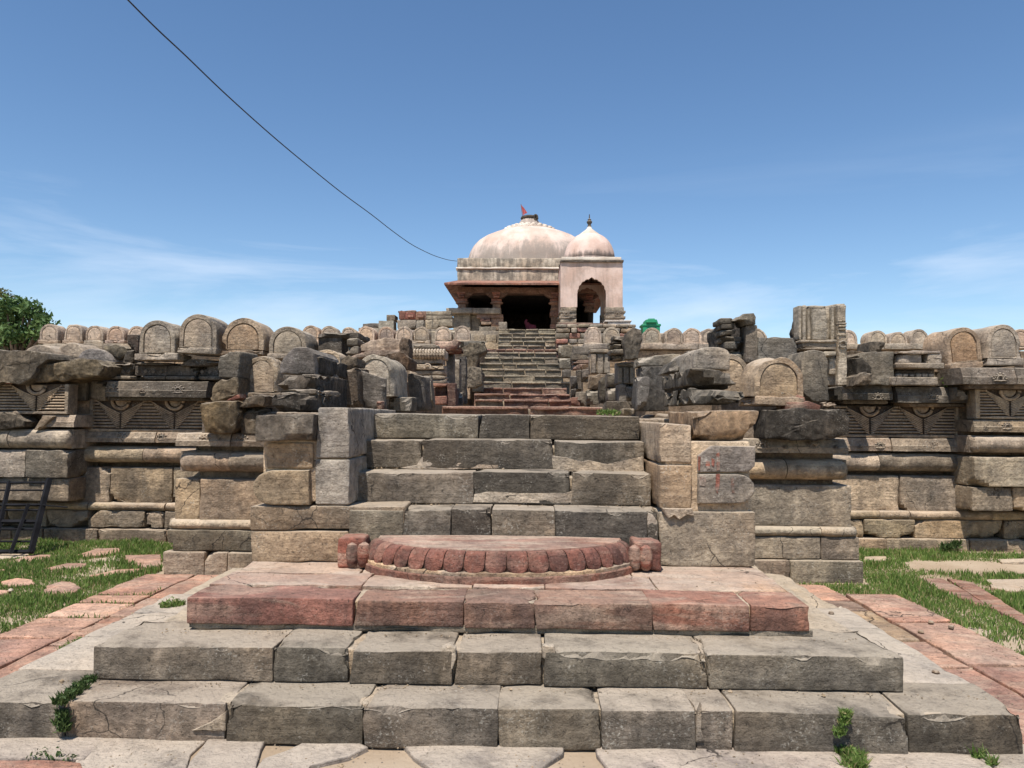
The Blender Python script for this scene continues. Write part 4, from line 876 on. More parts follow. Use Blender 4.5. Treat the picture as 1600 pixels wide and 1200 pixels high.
for k, (r0, z0) in enumerate(((0.90, 8.34), (0.66, 8.44))):
    for q in range(22-5*k):
        a = 2*PI*(q+.5*k)/(22-5*k); ca, sa = math.cos(a), math.sin(a); x, y = TC+r0*ca, 27.45+r0*sa
        lot.append(tube([(x-.16*ca, y-.16*sa, z0-.02), (x, y, z0+.04), (x+.05*ca, y+.05*sa, z0+.09)], [.1, .11, .02], 6))
V, Fc = merge(lot); mesh_obj('lotus_crown', V, Fc, M_WHITE, temple)
V, Fc = lathe([(0.5, 8.46), (0.42, 8.56), (0.36, 8.66), (0.27, 8.8)], 40, (TC, 27.45, 0), rib=(20, .08)); mesh_obj('fluted_neck', V, Fc, M_DOME, temple)
V, Fc = lathe([(0.2, 8.78), (0.3, 8.80), (0.33, 8.85), (0.3, 8.91), (0.12, 8.95)], 32, (TC, 27.45, 0)); mesh_obj('finial_disc', V, Fc, STONE, temple, (0.09, 0.08, 0.07), .6)
V, Fc = tube([(TC+.22+.07*math.cos(a), 27.2, 8.83+.09*math.sin(a)) for a in np.linspace(0, 2*PI, 13)], .035, 6); mesh_obj('broken_finial', V, Fc, STONE, temple, (0.1, 0.09, 0.08), .6)
# flag on the dome
fl = thing('flag', 'small dull red pennant flag on top of the large dome', 'flag', (TC-.33, 27.2, 8.75))
p0, p1, p2, p3 = [at(*p, 27.2) for p in ((816.5, 338), (814, 319), (824, 332), (817.5, 336))]
V, Fc = tube([p0, p1], .012, 5); mesh_obj('pole', V, Fc, flat_mat('flag_pole', (0.16, 0.1, 0.08)), fl)
FLG = flat_mat('red_cloth', (0.42, 0.10, 0.10), .9, .1); Fv = []; n = 8
for i in range(n+1):
    u = i/n; a = p1*(1-u)+p2*u; b = p3*(1-u*.0)*(1-u)+p2*u
    Fv += [a+np.array([0, .03*math.sin(u*9), 0]), b+np.array([0, .03*math.sin(u*9+1), 0])]
Fv = np.array(Fv); Ff = [[2*i, 2*i+2, 2*i+3, 2*i+1] for i in range(n)]; Fv2 = Fv+np.array([0, .008, 0]); m_ = len(Fv)
mesh_obj('cloth', np.concatenate([Fv, Fv2]), Ff+[[q+m_ for q in f][::-1] for f in Ff], FLG, fl)

# ------------------------------------------------------------------ domed kiosk beside the stairs
KY = 23.0; kx0, kx1 = X(876, KY, 450), X(973, KY, 450); KC = (kx0+kx1)/2; KW = kx1-kx0
zk0, zk1, zk2 = Z(505, KY, 925), Z(480, KY, 925), Z(410, KY, 925)
kio = thing('domed_kiosk', 'small pink domed kiosk with cusped arch right of the temple stairs', 'kiosk', (KC, KY+KW/2, zk0))
def cusp(hw, zs, za):
    """half outline of a multifoil arch from springing to apex, x >= 0"""
    P = [(hw, 0.0), (hw, zs*0.5), (hw, zs)]
    for k in range(4):
        a0, a1 = k/4*PI/2*0.86, (k+1)/4*PI/2*0.86
        for q in np.linspace(0, 1, 6)[1:]:
            a = a0+(a1-a0)*q; b = 1-0.05*(1-math.sin(q*PI)); P.append((hw*math.cos(a)*b, zs+(za-zs)*0.93*math.sin(a)*b))
    P.append((0.05, za*0.965)); P.append((0, za)); return P
def arch_wall(hwall, H, hw, zs, za, th):
    P = cusp(hw, zs, za); P = [(x, z) for x, z in P]; inner = P + [(-x, z) for x, z in P[::-1][1:]]
    outer = []
    for x, z in inner:
        if z <= zs*1.0: outer.append((math.copysign(hwall, x), z))
        else:
            a = math.atan2(z-zs, x); d = np.array([math.cos(a), math.sin(a)]); t = min(hwall/abs(d[0]) if abs(d[0]) > 1e-6 else 1e9, (H-zs)/max(d[1], 1e-6)); outer.append((d[0]*t, zs+d[1]*t))
    # exact top corners
    for s in (1, -1):
        i = min(range(len(outer)), key=lambda k: (outer[k][0]-s*hwall)**2+(outer[k][1]-H)**2); outer[i] = (s*hwall, H)
    V = []; n = len(inner)
    for y in (0, th):
        V += [(x, y, z) for x, z in inner]; V += [(x, y, z) for x, z in outer]
    Fc = []
    for i in range(n-1):
        Fc.append([n+i, i, i+1, n+i+1][::-1]); Fc.append([3*n+i, 2*n+i, 2*n+i+1, 3*n+i+1])
        Fc.append([i, i+1, 2*n+i+1, 2*n+i]); Fc.append([n+i, n+i+1, 3*n+i+1, 3*n+i][::-1])
    return np.array(V), Fc
hw_ = KW/2; zH = zk2-zk1; ahw = (X(946, KY, 450)-X(901, KY, 450))/2; za_ = Z(433, KY, 925)-zk1; acx = (X(946, KY, 450)+X(901, KY, 450))/2-KC
for side in range(4):
    V, Fc = arch_wall(hw_-(.0 if side % 2 == 0 else .12), zH, ahw, za_*0.45, za_, .12)
    V = V + np.array([0, -hw_, 0]); a = side*PI/2; R = np.array([[math.cos(a), -math.sin(a), 0], [math.sin(a), math.cos(a), 0], [0, 0, 1]])
    V = V@R.T + np.array([KC, KY+hw_, zk1]); o = mesh_obj('arched_wall', V, Fc, M_KWALL, kio); fix_normals(o)
for sx in (-1, 1):
    for sy in (-1, 1):
        cx, cy = KC+sx*(hw_-.17), KY+hw_+sy*(hw_-.17)
        for k, (h, z0, z1, cc) in enumerate(((.33, 0, .17, (0.42, 0.36, 0.28)), (.29, .17, .26, (0.3, 0.26, 0.21)), (.31, .26, .38, (0.36, 0.31, 0.245)), (.28, .38, .46, (0.27, 0.24, 0.2)), (.32, .46, .60, (0.35, 0.31, 0.25)))):
            dz = (zk1-zk0)/0.60; xa = cx-h*.9 if sx < 0 else cx-.19; xb = cx+.19 if sx < 0 else cx+h*.9; xa, xb = (KC-hw_-.04*(k % 2), KC+acx-ahw) if sx < 0 else (KC+acx+ahw, KC+hw_+.05*(k % 2)+.03)
            V, Fc = hexa(boxc(xa, xb, cy-.2-.03*(k % 2), cy+.2, zk0+z0*dz, zk0+z1*dz), r=.012, step=.1, amp=.006, chip=.02, seed=k); mesh_obj('carved_pilaster', V, Fc, STONE, kio, jit(cc, .08), .5)
        if sy < 0:
            medallion(kio, cx, cy-.235, zk0+.27*dz, 0.8, (0.36, 0.32, 0.26))
block('kiosk_floor', kx0-.05, kx1+.1, KY-.1, KY+2.1, zk0-.16, zk0+.005, STONE, kio, (0.28, 0.2, 0.16), .4, step=.2)
block('cornice', kx0-.02, kx1+.02, KY-.08, KY+KW+.08, zk2, zk2+.07, STONE, kio, (0.18, 0.155, 0.13), .6, step=.15, chip=.03)
block('cornice', kx0+.02, kx1-.04, KY-.02, KY+KW, zk2+.07, zk2+.17, M_WHITE, kio, (0.5, 0.4, 0.3), .6, step=.15, chip=.02)
kr = KW*0.415; zd = zk2+.17; kh = Z(367, KY+1, 921)-zd
V, Fc = lathe([(kr*1.06, zd), (kr*1.06, zd+.05), (kr*1.0, zd+.08)]+[(kr*math.cos(a)**0.85*1.03, zd+.08+(kh-.05)*math.sin(a)) for a in np.linspace(0.05, 1.30, 14)], 48, (KC, KY+hw_, 0)); mesh_obj('dome', V, Fc, M_KDOME, kio, sharp=60)
V, Fc = lathe([(kr*.42, zd+kh-.03), (kr*.40, zd+kh), (kr*.25, zd+kh+.09), (kr*.12, zd+kh+.17), (kr*.06, zd+kh+.26)], 32, (KC, KY+hw_, 0)); mesh_obj('dome_cap', V, Fc, M_WHITE, kio, sharp=60)
zc_ = zd+kh+.25
V, Fc = lathe([(.03, zc_), (.07, zc_+.02), (.04, zc_+.06), (.08, zc_+.12), (.09, zc_+.16), (.05, zc_+.2), (.06, zc_+.23), (.02, zc_+.26), (.012, zc_+.40)], 16, (KC, KY+hw_, 0)); mesh_obj('finial', V, Fc, STONE, kio, (0.13, 0.12, 0.105), .6)
wl_ = thing('marble_ledge', 'white marble ledge slab at the foot of the pink kiosk', 'ledge', at(966, 515, 22.6)); tag(wl_)
tq(945, 500, 987, 503, (0.66, 0.62, 0.56), 'ledge_slab', 22.6, .5, .1, STONE, wl_, .002, .005); tq(950, 503, 985, 520, (0.66, 0.6, 0.54), 'ledge_front', 22.63, .4, .1, STONE, wl_, .002, .005)
# rubble wall of red and grey stones below the kiosk
rw = wall_thing('rubble_wall', 'low wall of mixed red and grey stones under the pink kiosk', at(900, 545, 21.9))
rr = random.Random(3); py = 506
while py < 560:
    h = rr.uniform(5, 9); px = 868.5
    while px < 1130:
        w_ = rr.uniform(9, 24); cc = rr.choice([(0.33, 0.18, 0.145), (0.34, 0.3, 0.24), (0.28, 0.26, 0.22), (0.36, 0.30, 0.235), (0.30, 0.26, 0.2), (0.3, 0.27, 0.22)])
        V, Fc = quad_stone([(px+.5, py+h-.5), (px+w_-.5, py+h-.5+rr.uniform(-1, 0)), (px+w_-.5, py+.3), (px+.5, py+.3)], 21.9+rr.uniform(-.04, .04), .4, r=.03, step=.12, amp=.012, chip=.03, seed=seed_of(px, py)); mesh_obj('rubble_stone', V, Fc, STONE, rw, jit(cc, .15, rr), .5); px += w_
        if py < 520 and px > 990: break
    py += h
V, Fc = hexa(boxc(X(869, 21.95, 530), X(1130, 21.95, 530), 22.0, 22.4, 1.8, Z(520, 21.95, 900)), r=.02, step=.3, amp=.01, chip=0); mesh_obj('mortar_core', V, Fc, MORTAR, rw, (0.40, 0.34, 0.26), .3)
# pink robed person low in the doorway
def skin_fig():
    import bmesh
    Yp = 26.6; S = Yp/1180
    pts = {'pel': (829, 514, .17), 'che': (826.5, 509, .15), 'nek': (824.5, 505.5, .05), 'hed': (824, 503.2, .075), 'sh': (822.5, 507.5, .06), 'elb': (821, 503, .045), 'han': (823.5, 499.5, .035), 'kn': (834.5, 512, .1), 'ft': (835, 515.5, .06), 'kn2': (832, 513, .11), 'ft2': (826, 515.5, .06)}
    ed = [('pel', 'che'), ('che', 'nek'), ('nek', 'hed'), ('che', 'sh'), ('sh', 'elb'), ('elb', 'han'), ('pel', 'kn'), ('kn', 'ft'), ('pel', 'kn2'), ('kn2', 'ft2')]
    off = {'kn': -.3, 'ft': -.3, 'kn2': -.25, 'ft2': -.35, 'elb': -.1, 'han': -.12}
    bm = bmesh.new(); L = bm.verts.layers.skin.verify(); vs = {}
    for k, (px, py, r) in pts.items():
        p = at(px, py, Yp); p[1] += off.get(k, 0); v = bm.verts.new(p); v[L].radius = (r, r); v[L].use_root = (k == 'pel'); vs[k] = v
    for a, b in ed: bm.edges.new((vs[a], vs[b]))
    me = bpy.data.meshes.new('person'); bm.to_mesh(me); bm.free(); o = bpy.data.objects.new('person', me); col.objects.link(o)
    o.modifiers.new('skin', 'SKIN'); s = o.modifiers.new('sub', 'SUBSURF'); s.levels = 2; s.render_levels = 2
    me.materials.append(flat_mat('pink_cloth', (0.36, 0.09, 0.13), .85, .1)); return o
tag(skin_fig(), 'person in pink sitting low in the dark temple doorway', 'person')
# green bin
gb_ = flat_mat('green_plastic', (0.02, 0.22, 0.10), .4, .4, .1); BY = 20.5
bn = thing('litter_bin', 'green plastic litter bin behind the round topped stones', 'bin', at(1018, 525, BY))
def gq(x0, y0, x1, y1, n, Y=BY, d=.5, ta=0):
    V, Fc = quad_stone([(x0, y1), (x1, y1), (x1-ta, y0), (x0+ta, y0)], Y, d, r=.015, step=.1, amp=0, chip=0); mesh_obj(n, V, Fc, gb_, bn)
gq(1005, 509, 1031, 530, 'body', d=.45, ta=-.5); gq(1003, 506, 1033, 509.5, 'lid_rim', BY-.02, .5); gq(1007, 499, 1029, 506.5, 'lid', ta=2.5); gq(1012, 497.5, 1024, 499.5, 'lid_top', BY+.08, .3, 1); gq(1010, 502.6, 1026, 503.8, 'lid_flap', BY-.07, .1)
#@@ARCH
# ------------------------------------------------------------------ round topped stones
def arch_pts(w, h, z0=0.0, rise=None, n=18):
    rz = min(rise or w*0.54, h*0.75); P = [(-w/2, z0), (-w/2, z0+(h-rz)*.5)]
    P += [(-w/2*math.cos(a), h-rz+rz*math.sin(a)**.92) for a in np.linspace(0, PI, n)]
    return P + [(w/2, z0+(h-rz)*.5), (w/2, z0)]
def arch_meshes(w, h, d, seed, rough=1.0, step_back=True):
    O = np.array(arch_pts(w, h)); rim = 0.115*w
    I1 = np.array(arch_pts(w-2*rim, h-rim, 0.03*h, rise=(w-2*rim)*.54)); I2 = np.array(arch_pts(w-2*rim-.02*w, h-rim-.012*w, 0.035*h, rise=(w-2*rim-.02*w)*.54)); I0 = np.array(arch_pts(w*.97, h-.012*w, 0.0))
    def ring(P, y): return np.stack([P[:, 0], np.full(len(P), y), P[:, 1]], 1)
    rings = [ring(O, d), ring(O, d*.6), ring(O, d*.25), ring(O, .025*w), ring(I0, 0), ring(I1, 0), ring(I2, .05*w)]
    n = len(O); V = np.concatenate(rings); Fc = [list(range(n))]
    for i in range(len(rings)-1):
        for j in range(n): j2 = (j+1) % n; Fc.append([i*n+j, (i+1)*n+j, (i+1)*n+j2, i*n+j2])
    Fc.append([(len(rings)-1)*n+j for j in range(n)][::-1])
    D = np.stack([fbm(V+seed, 4/w*.5, 3, seed+s) for s in range(3)], 1)*0.016*w*rough
    k = np.clip(fbm(V+seed*1.3, 2.2/w, 2, seed+7)-.35, 0, .6)*.16*w*rough; cen = np.array([0, .3*d, h*.4]); dr = cen-V; dr /= np.linalg.norm(dr, axis=1, keepdims=True); k[5*n:] *= 0.15
    V2 = V + D + dr*k[:, None]
    J = np.array(arch_pts(w-2*rim-.06*w, h-rim-.03*w, 0.04*h, rise=(w-2*rim-.06*w)*.54)); c = J.mean(0)
    pr_ = [ring(J, .07*w), ring(J, .022*w), ring(c+(J-c)*.95, .014*w), ring(c+(J-c)*.5, .014*w)]
    PV = np.concatenate(pr_); m = len(J); PF = []
    for i in range(3):
        for j in range(m): j2 = (j+1) % m; PF.append([i*m+j, (i+1)*m+j, (i+1)*m+j2, i*m+j2])
    PF.append([3*m+j for j in range(m)][::-1])
    PV = PV+np.stack([fbm(PV+seed, 6/w*.5, 3, seed+20+s) for s in range(3)], 1)*0.006*w
    return (V2, Fc), (PV, PF)
def arch_stone(label, cx, pbase, ptop, wpx, Y, depth, cc=T_, yaw=0, tilt=0, base=None, st=.35, group=None, pcol=None, rough=1.0, name='arch_stone'):
    p = at(cx, pbase, Y); w_ = wpx*Y/FPX; h = at(cx, ptop, Y)[2]-p[2]; sd = seed_of(cx, Y)
    t = thing(name, label, 'carved stone', p, group); (V, Fc), (PV, PF) = arch_meshes(w_, h, depth, sd % 97, rough)
    cy, sy, ct, st_ = math.cos(yaw), math.sin(yaw), math.cos(tilt), math.sin(tilt)
    R = np.array([[cy, -sy, 0], [sy, cy, 0], [0, 0, 1]])@np.array([[ct, 0, -st_], [0, 1, 0], [st_, 0, ct]])
    o = mesh_obj('body', V@R.T+p, Fc, STONE, t, jit(cc, .06), st); fix_normals(o)
    o = mesh_obj('panel', PV@R.T+p, PF, STONE, t, jit(pcol or cc, .08), st*.7); fix_normals(o)
    if base:
        bh, ex = base[0]*Y/FPX, base[1]*Y/FPX
        V, Fc = hexa(boxc(-w_/2-ex, w_/2+ex, -.03, depth, -bh, 0), r=.012, step=.08, amp=.006, chip=.04*min(1, w_/.4), seed=sd)
        mesh_obj('base', V@R.T+p, Fc, STONE, t, jit(cc, .08), st)
    return t
ORD = ['first', 'second', 'third', 'fourth', 'fifth', 'sixth', 'seventh', 'eighth', 'ninth', 'tenth', 'eleventh', 'twelfth', 'thirteenth', 'fourteenth', 'fifteenth', 'sixteenth', 'seventeenth', 'eighteenth', 'nineteenth', 'twentieth', 'twenty first', 'twenty second', 'twenty third']
# --- small ones: the row along the upper terrace
YS = 18.0
uw = {}
for s in (-1, 1):
    uw[s] = wall_thing('upper_terrace_wall', 'low plain upper terrace wall carrying the small round topped stones, %s of the temple stairs' % ('left' if s < 0 else 'right'), (s*6, YS, 2.1))
    xa, xb = (-11.75, -1.42) if s < 0 else (1.25, 11.5); rr = random.Random(s+50); x = xa
    while x < xb-.1:
        L_ = min(rr.uniform(.8, 1.7), xb-x); zl = Z(537, YS, 828+x*FPX/YS) 
        V, Fc = hexa(boxc(x+.006, x+L_-.006, YS-.12+rr.uniform(-.02, .02), YS+.5, zl-.14, zl-.005), r=.015, step=.15, amp=.006, chip=.02, seed=seed_of(x)); mesh_obj('ledge_stone', V, Fc, STONE, uw[s], jit(G2, .1, rr), .5)
        V, Fc = hexa(boxc(x+.006, x+L_-.006, YS+.02, YS+.4, zl-.55, zl-.15), r=.015, step=.2, amp=.008, chip=.02, seed=seed_of(x, 1)); mesh_obj('wall_stone', V, Fc, STONE, uw[s], jit(T_, .1, rr), .5)
        V, Fc = hexa(boxc(x+.006, x+L_-.006, YS+.03, YS+.4, 2.0, zl-.555), r=.015, step=.3, amp=.008, chip=.02, seed=seed_of(x, 2)); mesh_obj('wall_stone', V, Fc, STONE, uw[s], jit(T_, .1, rr), .5); x += L_
left = [(76, 29, 506), (114, 29, 506), (147, 29, 508), (180, 28, 509), (212, 28, 509), (348, 28, 508), (390, 28, 509), (485, 27, 508), (514, 28, 509), (545, 26, 511), (572, 27, 509), (603, 25, 510), (631, 27, 510), (658, 25, 510), (692, 27, 510), (722, 25, 509)]
for i, (cx, w_, top) in enumerate(left):
    rr = random.Random(i+400); cc = rr.choice([(0.43, 0.35, 0.275), (0.45, 0.36, 0.29), (0.40, 0.345, 0.28), (0.44, 0.38, 0.305)])
    arch_stone('small pale round topped stone, %s from left in upper row left of stairs' % ORD[i], cx, 531.5, top, w_, YS, .42, jit(cc, .1, rr), yaw=rr.uniform(-.06, .06), tilt=rr.uniform(-.02, .02), base=(5.5, 1.5), st=.25, group='small round topped stones along the upper terrace', rough=.6)
right = [(927, 26, 510), (956, 27, 511), (1019, 28, 512), (1053, 28, 512), (1082, 28, 512), (1109, 27, 513), (1184, 30, 513), (1325, 30, 515), (1372, 29, 516), (1404, 28, 518), (1437, 29, 514), (1596, 30, 514)]
for i, (cx, w_, top) in enumerate(right):
    rr = random.Random(i+500); cc = rr.choice([(0.43, 0.35, 0.28), (0.41, 0.35, 0.285), (0.38, 0.335, 0.275), (0.45, 0.385, 0.305)])
    arch_stone('small round topped stone, %s from left in upper row right of stairs' % ORD[i], cx, 535.5 if cx < 1300 else 541, top, w_, YS, .45, jit(cc, .1, rr), yaw=rr.uniform(-.06, .06), tilt=rr.uniform(-.02, .02), base=(5.5, 1.5), st=.3, group='small round topped stones along the upper terrace', rough=.6)
# --- large ones on the lower walls
arch_stone('large grey round topped stone with sloping broken base, left of the tallest arch stone', 245, 552, 500, 58, 9.25, .42, (0.35, 0.315, 0.26), base=(11, 6), st=.5, tilt=.01)
arch_stone('tallest large round topped grey stone above the left carved wall', 308, 543, 490, 61, 9.25, .5, (0.35, 0.31, 0.25), base=(10, 1), st=.45, tilt=-.03)
arch_stone('large round topped stone with orange brown face above the left wall', 379, 547, 497, 68, 9.3, .5, (0.36, 0.29, 0.215), base=(8, 0), st=.4, pcol=(0.41, 0.315, 0.225))
arch_stone('large weathered grey round topped stone nearest the stairs in the left row', 449, 553, 509, 60, 9.3, .55, (0.34, 0.3, 0.24), base=(8, 1), st=.5)
arch_stone('round topped slab worn almost smooth, standing behind the rough left blocks', 408, 614, 556, 54, 8.2, .3, (0.34, 0.29, 0.22), base=(8, 2), st=.45, rough=1.6)
arch_stone('large arch stone leaning beside the passage left of the stairs', 588, 620, 554, 58, 7.9, .75, (0.37, 0.34, 0.28), tilt=.05, st=.4, rough=1.6, yaw=-.03)
arch_stone('half hidden pale arch stone behind the dark stacked blocks on the left', 510, 570, 546, 46, 8.6, .4, (0.43, 0.36, 0.27), st=.3)
arch_stone('big round arch stone with chipped right shoulder on the right wall', 1217, 620, 556, 80, 7.6, .5, (0.40, 0.325, 0.235), base=(14, -2), st=.3, tilt=-.02, yaw=.06, rough=1.5, pcol=(0.41, 0.325, 0.22))
arch_stone('partly hidden arch stone behind the grey slabs right of the stairs', 1141, 612, 553, 58, 8.0, .4, (0.41, 0.34, 0.25), st=.3, rough=1.3)
arch_stone('large tilted brown arch stone resting on a sloping base, far right', 1509, 566, 511, 54, 9.2, .5, (0.36, 0.285, 0.205), tilt=.10, st=.4, yaw=.06, pcol=(0.36, 0.25, 0.155), base=(12, 1))
arch_stone('large grey arch stone with a cracked crown at the far right edge', 1569, 559, 507, 52, 9.15, .6, (0.35, 0.315, 0.26), st=.45, yaw=.05, base=(12, 3), rough=1.5)
for (lab, cx, b, t, w_, Y) in (('low half buried round stone behind the rough slab at far left', 62, 566, 538, 58, 9.7), ('half buried round stone in the middle of three at far left', 110, 565, 535, 52, 9.9), ('dark half buried round stone beside the lozenge frieze at left', 147, 572, 544, 60, 9.6)):
    O = [at(cx+q[0]*w_, b-q[1]*(b-t), Y) for q in [(-.5, 0)]+[(-.5*math.cos(a), math.sin(a)) for a in np.linspace(.15, PI-.15, 12)]+[(.5, 0)]][::-1]
    V, Fc = ring_prism(O, (0, .5, 0), bevel=.02, amp=.012, freq=5, seed=seed_of(cx)); o = mesh_obj('round_stone', V, Fc, STONE, None, jit((0.40, 0.345, 0.27) if cx < 140 else (0.27, 0.255, 0.235)), .4); fix_normals(o); tag(o, lab, 'carved stone')
#@@LOOSE
# ------------------------------------------------------------------ loose fragments piled on the walls
def rect(x0, y0, x1, y1): return [(x0, y1), (x1, y1), (x1, y0), (x0, y0)]
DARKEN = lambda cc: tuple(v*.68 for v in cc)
def S(label, q, Y, d, cc=G_, st=.5, mat=STONE, name='stone_block', r=.018, amp=.007, chip=.03, dv=(0, 0), cat='stone', group=None, step=.04, brk=.3):
    q = rect(*q) if not isinstance(q[0], tuple) else q
    V, Fc = quad_stone(q, Y, d, dv=dv, r=r*.65, step=step, amp=amp, chip=chip, seed=seed_of(label), brk=brk); return tag(mesh_obj(name, V, Fc, mat, None, jit(DARKEN(cc), .1, random.Random(seed_of(label))), st+.3), label, cat, group)
def K(label, pp, Y, d, cc=G_, st=.5, mat=ROUGH, name='rock', bulge=.05, amp=.02, freq=5, jag=.02, bevel=.03, cat='stone', group=None, dv=(0, 0)):
    V, Fc = ring_prism([at(p[0], p[1], Y) for p in pp], (dv[0], d, dv[1]), bevel=bevel*.4, amp=amp*.5, freq=freq, bulge=bulge*.45, seed=seed_of(label), sub=.04, jag=jag, fine=.014 if mat is ROUGH else .002)
    o = mesh_obj(name, V, Fc, mat, None, jit(DARKEN(cc), .1, random.Random(seed_of(label))), st+.25, sharp=34); fix_normals(o); return tag(o, label, cat, group)
DK = (0.17, 0.16, 0.145)  # shade on the left stack's right-hand faces, put into the colour
# left wall top
K('long flat broken grey slab at the far left end of the wall top', [(-40, 605), (-40, 546), (30, 547), (68, 553), (75, 561), (62, 570), (55, 575), (50, 592), (30, 601), (5, 598)][::-1], 8.9, .7, (0.36, 0.315, 0.25), .5, bulge=.03)
K('rough yellowish rock beside the flat slab at the far left', [(54, 598), (53, 574), (80, 567), (118, 562), (150, 562), (163, 571), (152, 588), (120, 592), (90, 594)][::-1], 9.0, .55, (0.40, 0.335, 0.225), .5, bulge=.07)
K('small rough stone wedged between round stones at far left', [(160, 556), (163, 541), (180, 538), (197, 545), (198, 552), (186, 561)][::-1], 9.7, .4, (0.38, 0.335, 0.25), .5)
K('triangular dark stone left of the first large arch stone', [(190, 566), (196, 548), (209, 546), (209, 566)][::-1], 9.45, .3, (0.25, 0.22, 0.18), .5)
S('dark reddish block standing behind the first large arch stone', (199, 523, 216, 548), 9.75, .3, (0.16, 0.12, 0.1), .5)
S('broken carved block under the left lattice panel edge', [(52, 672), (62, 672), (84, 650), (66, 649)], 9.02, .3, (0.36, 0.3, 0.22), .3)
K('broken boulder lying on the far left round moulding', [(-30, 672), (-30, 646), (8, 645), (25, 648), (38, 658), (36, 666), (20, 670)][::-1], 8.98, .3, (0.33, 0.285, 0.22), .4)
K('tiny red chip on the far left panel', [(8, 600), (12, 596), (18, 595), (20, 599)][::-1], 8.95, .06, R2, .2, REDST, amp=.004, jag=.004, bulge=.01, bevel=.008)
S('upright grey stone standing above the rough ochre block on the left', [(337, 591), (371, 591), (375, 549), (345, 548)], 7.95, .4, (0.32, 0.295, 0.25), .4, r=.03, dv=(.06, 0))
K('tapered yellowish stone under the upright stone on the left', [(329, 623), (338, 600), (345, 592), (371, 592), (371, 617), (350, 623), (333, 627)][::-1], 7.9, .4, (0.38, 0.32, 0.22), .4, bulge=.03)
K('red sandstone wedge under the tapered left stone', [(352, 627), (362, 620), (374, 615), (376, 621), (366, 627)][::-1], 7.85, .2, (0.36, 0.15, 0.12), .2, REDST, amp=.006, bulge=.01, bevel=.012)
K('rounded ochre boulder block above the carved band on the left', [(318, 676), (313, 655), (311, 629), (330, 627), (370, 628), (372, 645), (370, 670), (362, 677), (340, 678)][::-1], 7.42, .5, (0.42, 0.32, 0.19), .55, bulge=.06, bevel=.05)
S('grey notched block right of the rounded ochre boulder', [(377, 678), (412, 678), (412, 636), (373, 636)], 7.55, .5, (0.33, 0.28, 0.21), .4, mat=ROUGH)
K('flattish broken stone on the notched block, left pile', [(371, 636), (385, 622), (402, 617), (414, 620), (412, 634), (395, 637)][::-1], 7.5, .4, (0.31, 0.27, 0.21), .5)
S('plain brown stone course under the smooth round topped slab', (372, 614, 440, 627), 8.1, .5, (0.34, 0.27, 0.19), .4)
# stack beside the left pier
S('long rough grey stone lying across the top of the left pier', [(399, 690), (487, 689), (491, 646), (399, 649)], 5.24, .7, (0.40, 0.365, 0.305), .3, mat=ROUGH, chip=.06, brk=.5)
S('dark broken block on the long rough stone, left stack', [(424, 644), (488, 643), (489, 614), (421, 614)], 5.5, .7, (0.26, 0.235, 0.2), .5, mat=ROUGH, chip=.06, brk=.6)
S('rough cracked block, second from the top of the left stack', [(434, 611), (492, 610), (493, 583), (431, 585)], 5.75, .9, (0.26, 0.235, 0.2), .5, mat=ROUGH, chip=.06, brk=.6)
S('thin grey slab in the middle of the left stack', (434, 608, 494, 616), 5.62, .8, G_, .5)
S('dark block whose shaded flank faces the stairs, left stack', (492, 584, 497, 637), 5.85, .95, DK, .6, mat=ROUGH)  # dark because the flank's shade is in its colour
K('smooth grey stone with rounded shoulder on top of the left stack', [(438, 584), (441, 560), (448, 548), (458, 543), (480, 542), (489, 552), (490, 583)][::-1], 6.1, .85, (0.29, 0.275, 0.255), .5, mat=STONE, bulge=.02, amp=.006)
S('dark oblong block behind the smooth shouldered stone, left stack', (484, 557, 500, 583), 6.2, .95, DK, .6, mat=ROUGH)  # right-hand face, its shade put into the colour
# left flank of the passage
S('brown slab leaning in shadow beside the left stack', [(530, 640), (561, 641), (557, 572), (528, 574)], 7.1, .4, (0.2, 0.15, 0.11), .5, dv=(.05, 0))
K('pale rough lump above the brown leaning slab', [(533, 577), (531, 562), (543, 556), (557, 558), (558, 572), (548, 580)][::-1], 7.2, .4, (0.40, 0.35, 0.27), .3)
S('tall dark slab leaning in front of the passage arch stone', [(566, 642), (603, 643), (604, 591), (560, 578)], 7.25, .16, (0.29, 0.275, 0.255), .5, dv=(-.03, 0))
S('low red block at the foot of the leaning dark slab', (586, 626, 598, 641), 7.15, .2, (0.2, 0.1, 0.085), .3, mat=REDST)
S('low grey block under the leaning arch stone', (602, 620, 640, 643), 8.05, .5, (0.22, 0.2, 0.17), .5)
S('dark carved box stone above the left passage', (497, 522, 534, 557), 9.6, .6, (0.19, 0.175, 0.15), .6)
S('flat lintel slab on the dark carved box stone', (495, 519, 560, 528), 9.55, .7, (0.22, 0.2, 0.17), .6)
S('small stacked grey stone beside the dark carved box', (541, 527, 560, 541), 9.3, .4, (0.31, 0.28, 0.23), .5, r=.05)
S('lower small stacked grey stone beside the dark carved box', (540, 541, 560, 553), 9.25, .4, (0.35, 0.31, 0.25), .4)
K('broken pink slab on top of the left passage rubble', [(561, 549), (564, 539), (578, 531), (600, 527), (625, 530), (634, 540), (628, 549), (595, 551)][::-1], 9.4, .6, (0.47, 0.34, 0.255), .4, REDST, bulge=.03)
S('dark red beam under the broken pink slab', [(541, 560), (632, 553), (634, 545), (556, 549)], 9.2, .5, (0.19, 0.11, 0.09), .3, mat=REDST)
K('upright brown stub beside the broken pink slab', [(625, 560), (624, 535), (628, 527), (638, 529), (641, 545), (637, 562)][::-1], 9.1, .3, (0.24, 0.18, 0.135), .5)
K('rusty brown rubble over the leaning arch stone', [(598, 560), (606, 550), (630, 552), (640, 560), (639, 578), (622, 574)][::-1], 8.9, .5, (0.27, 0.18, 0.12), .4)
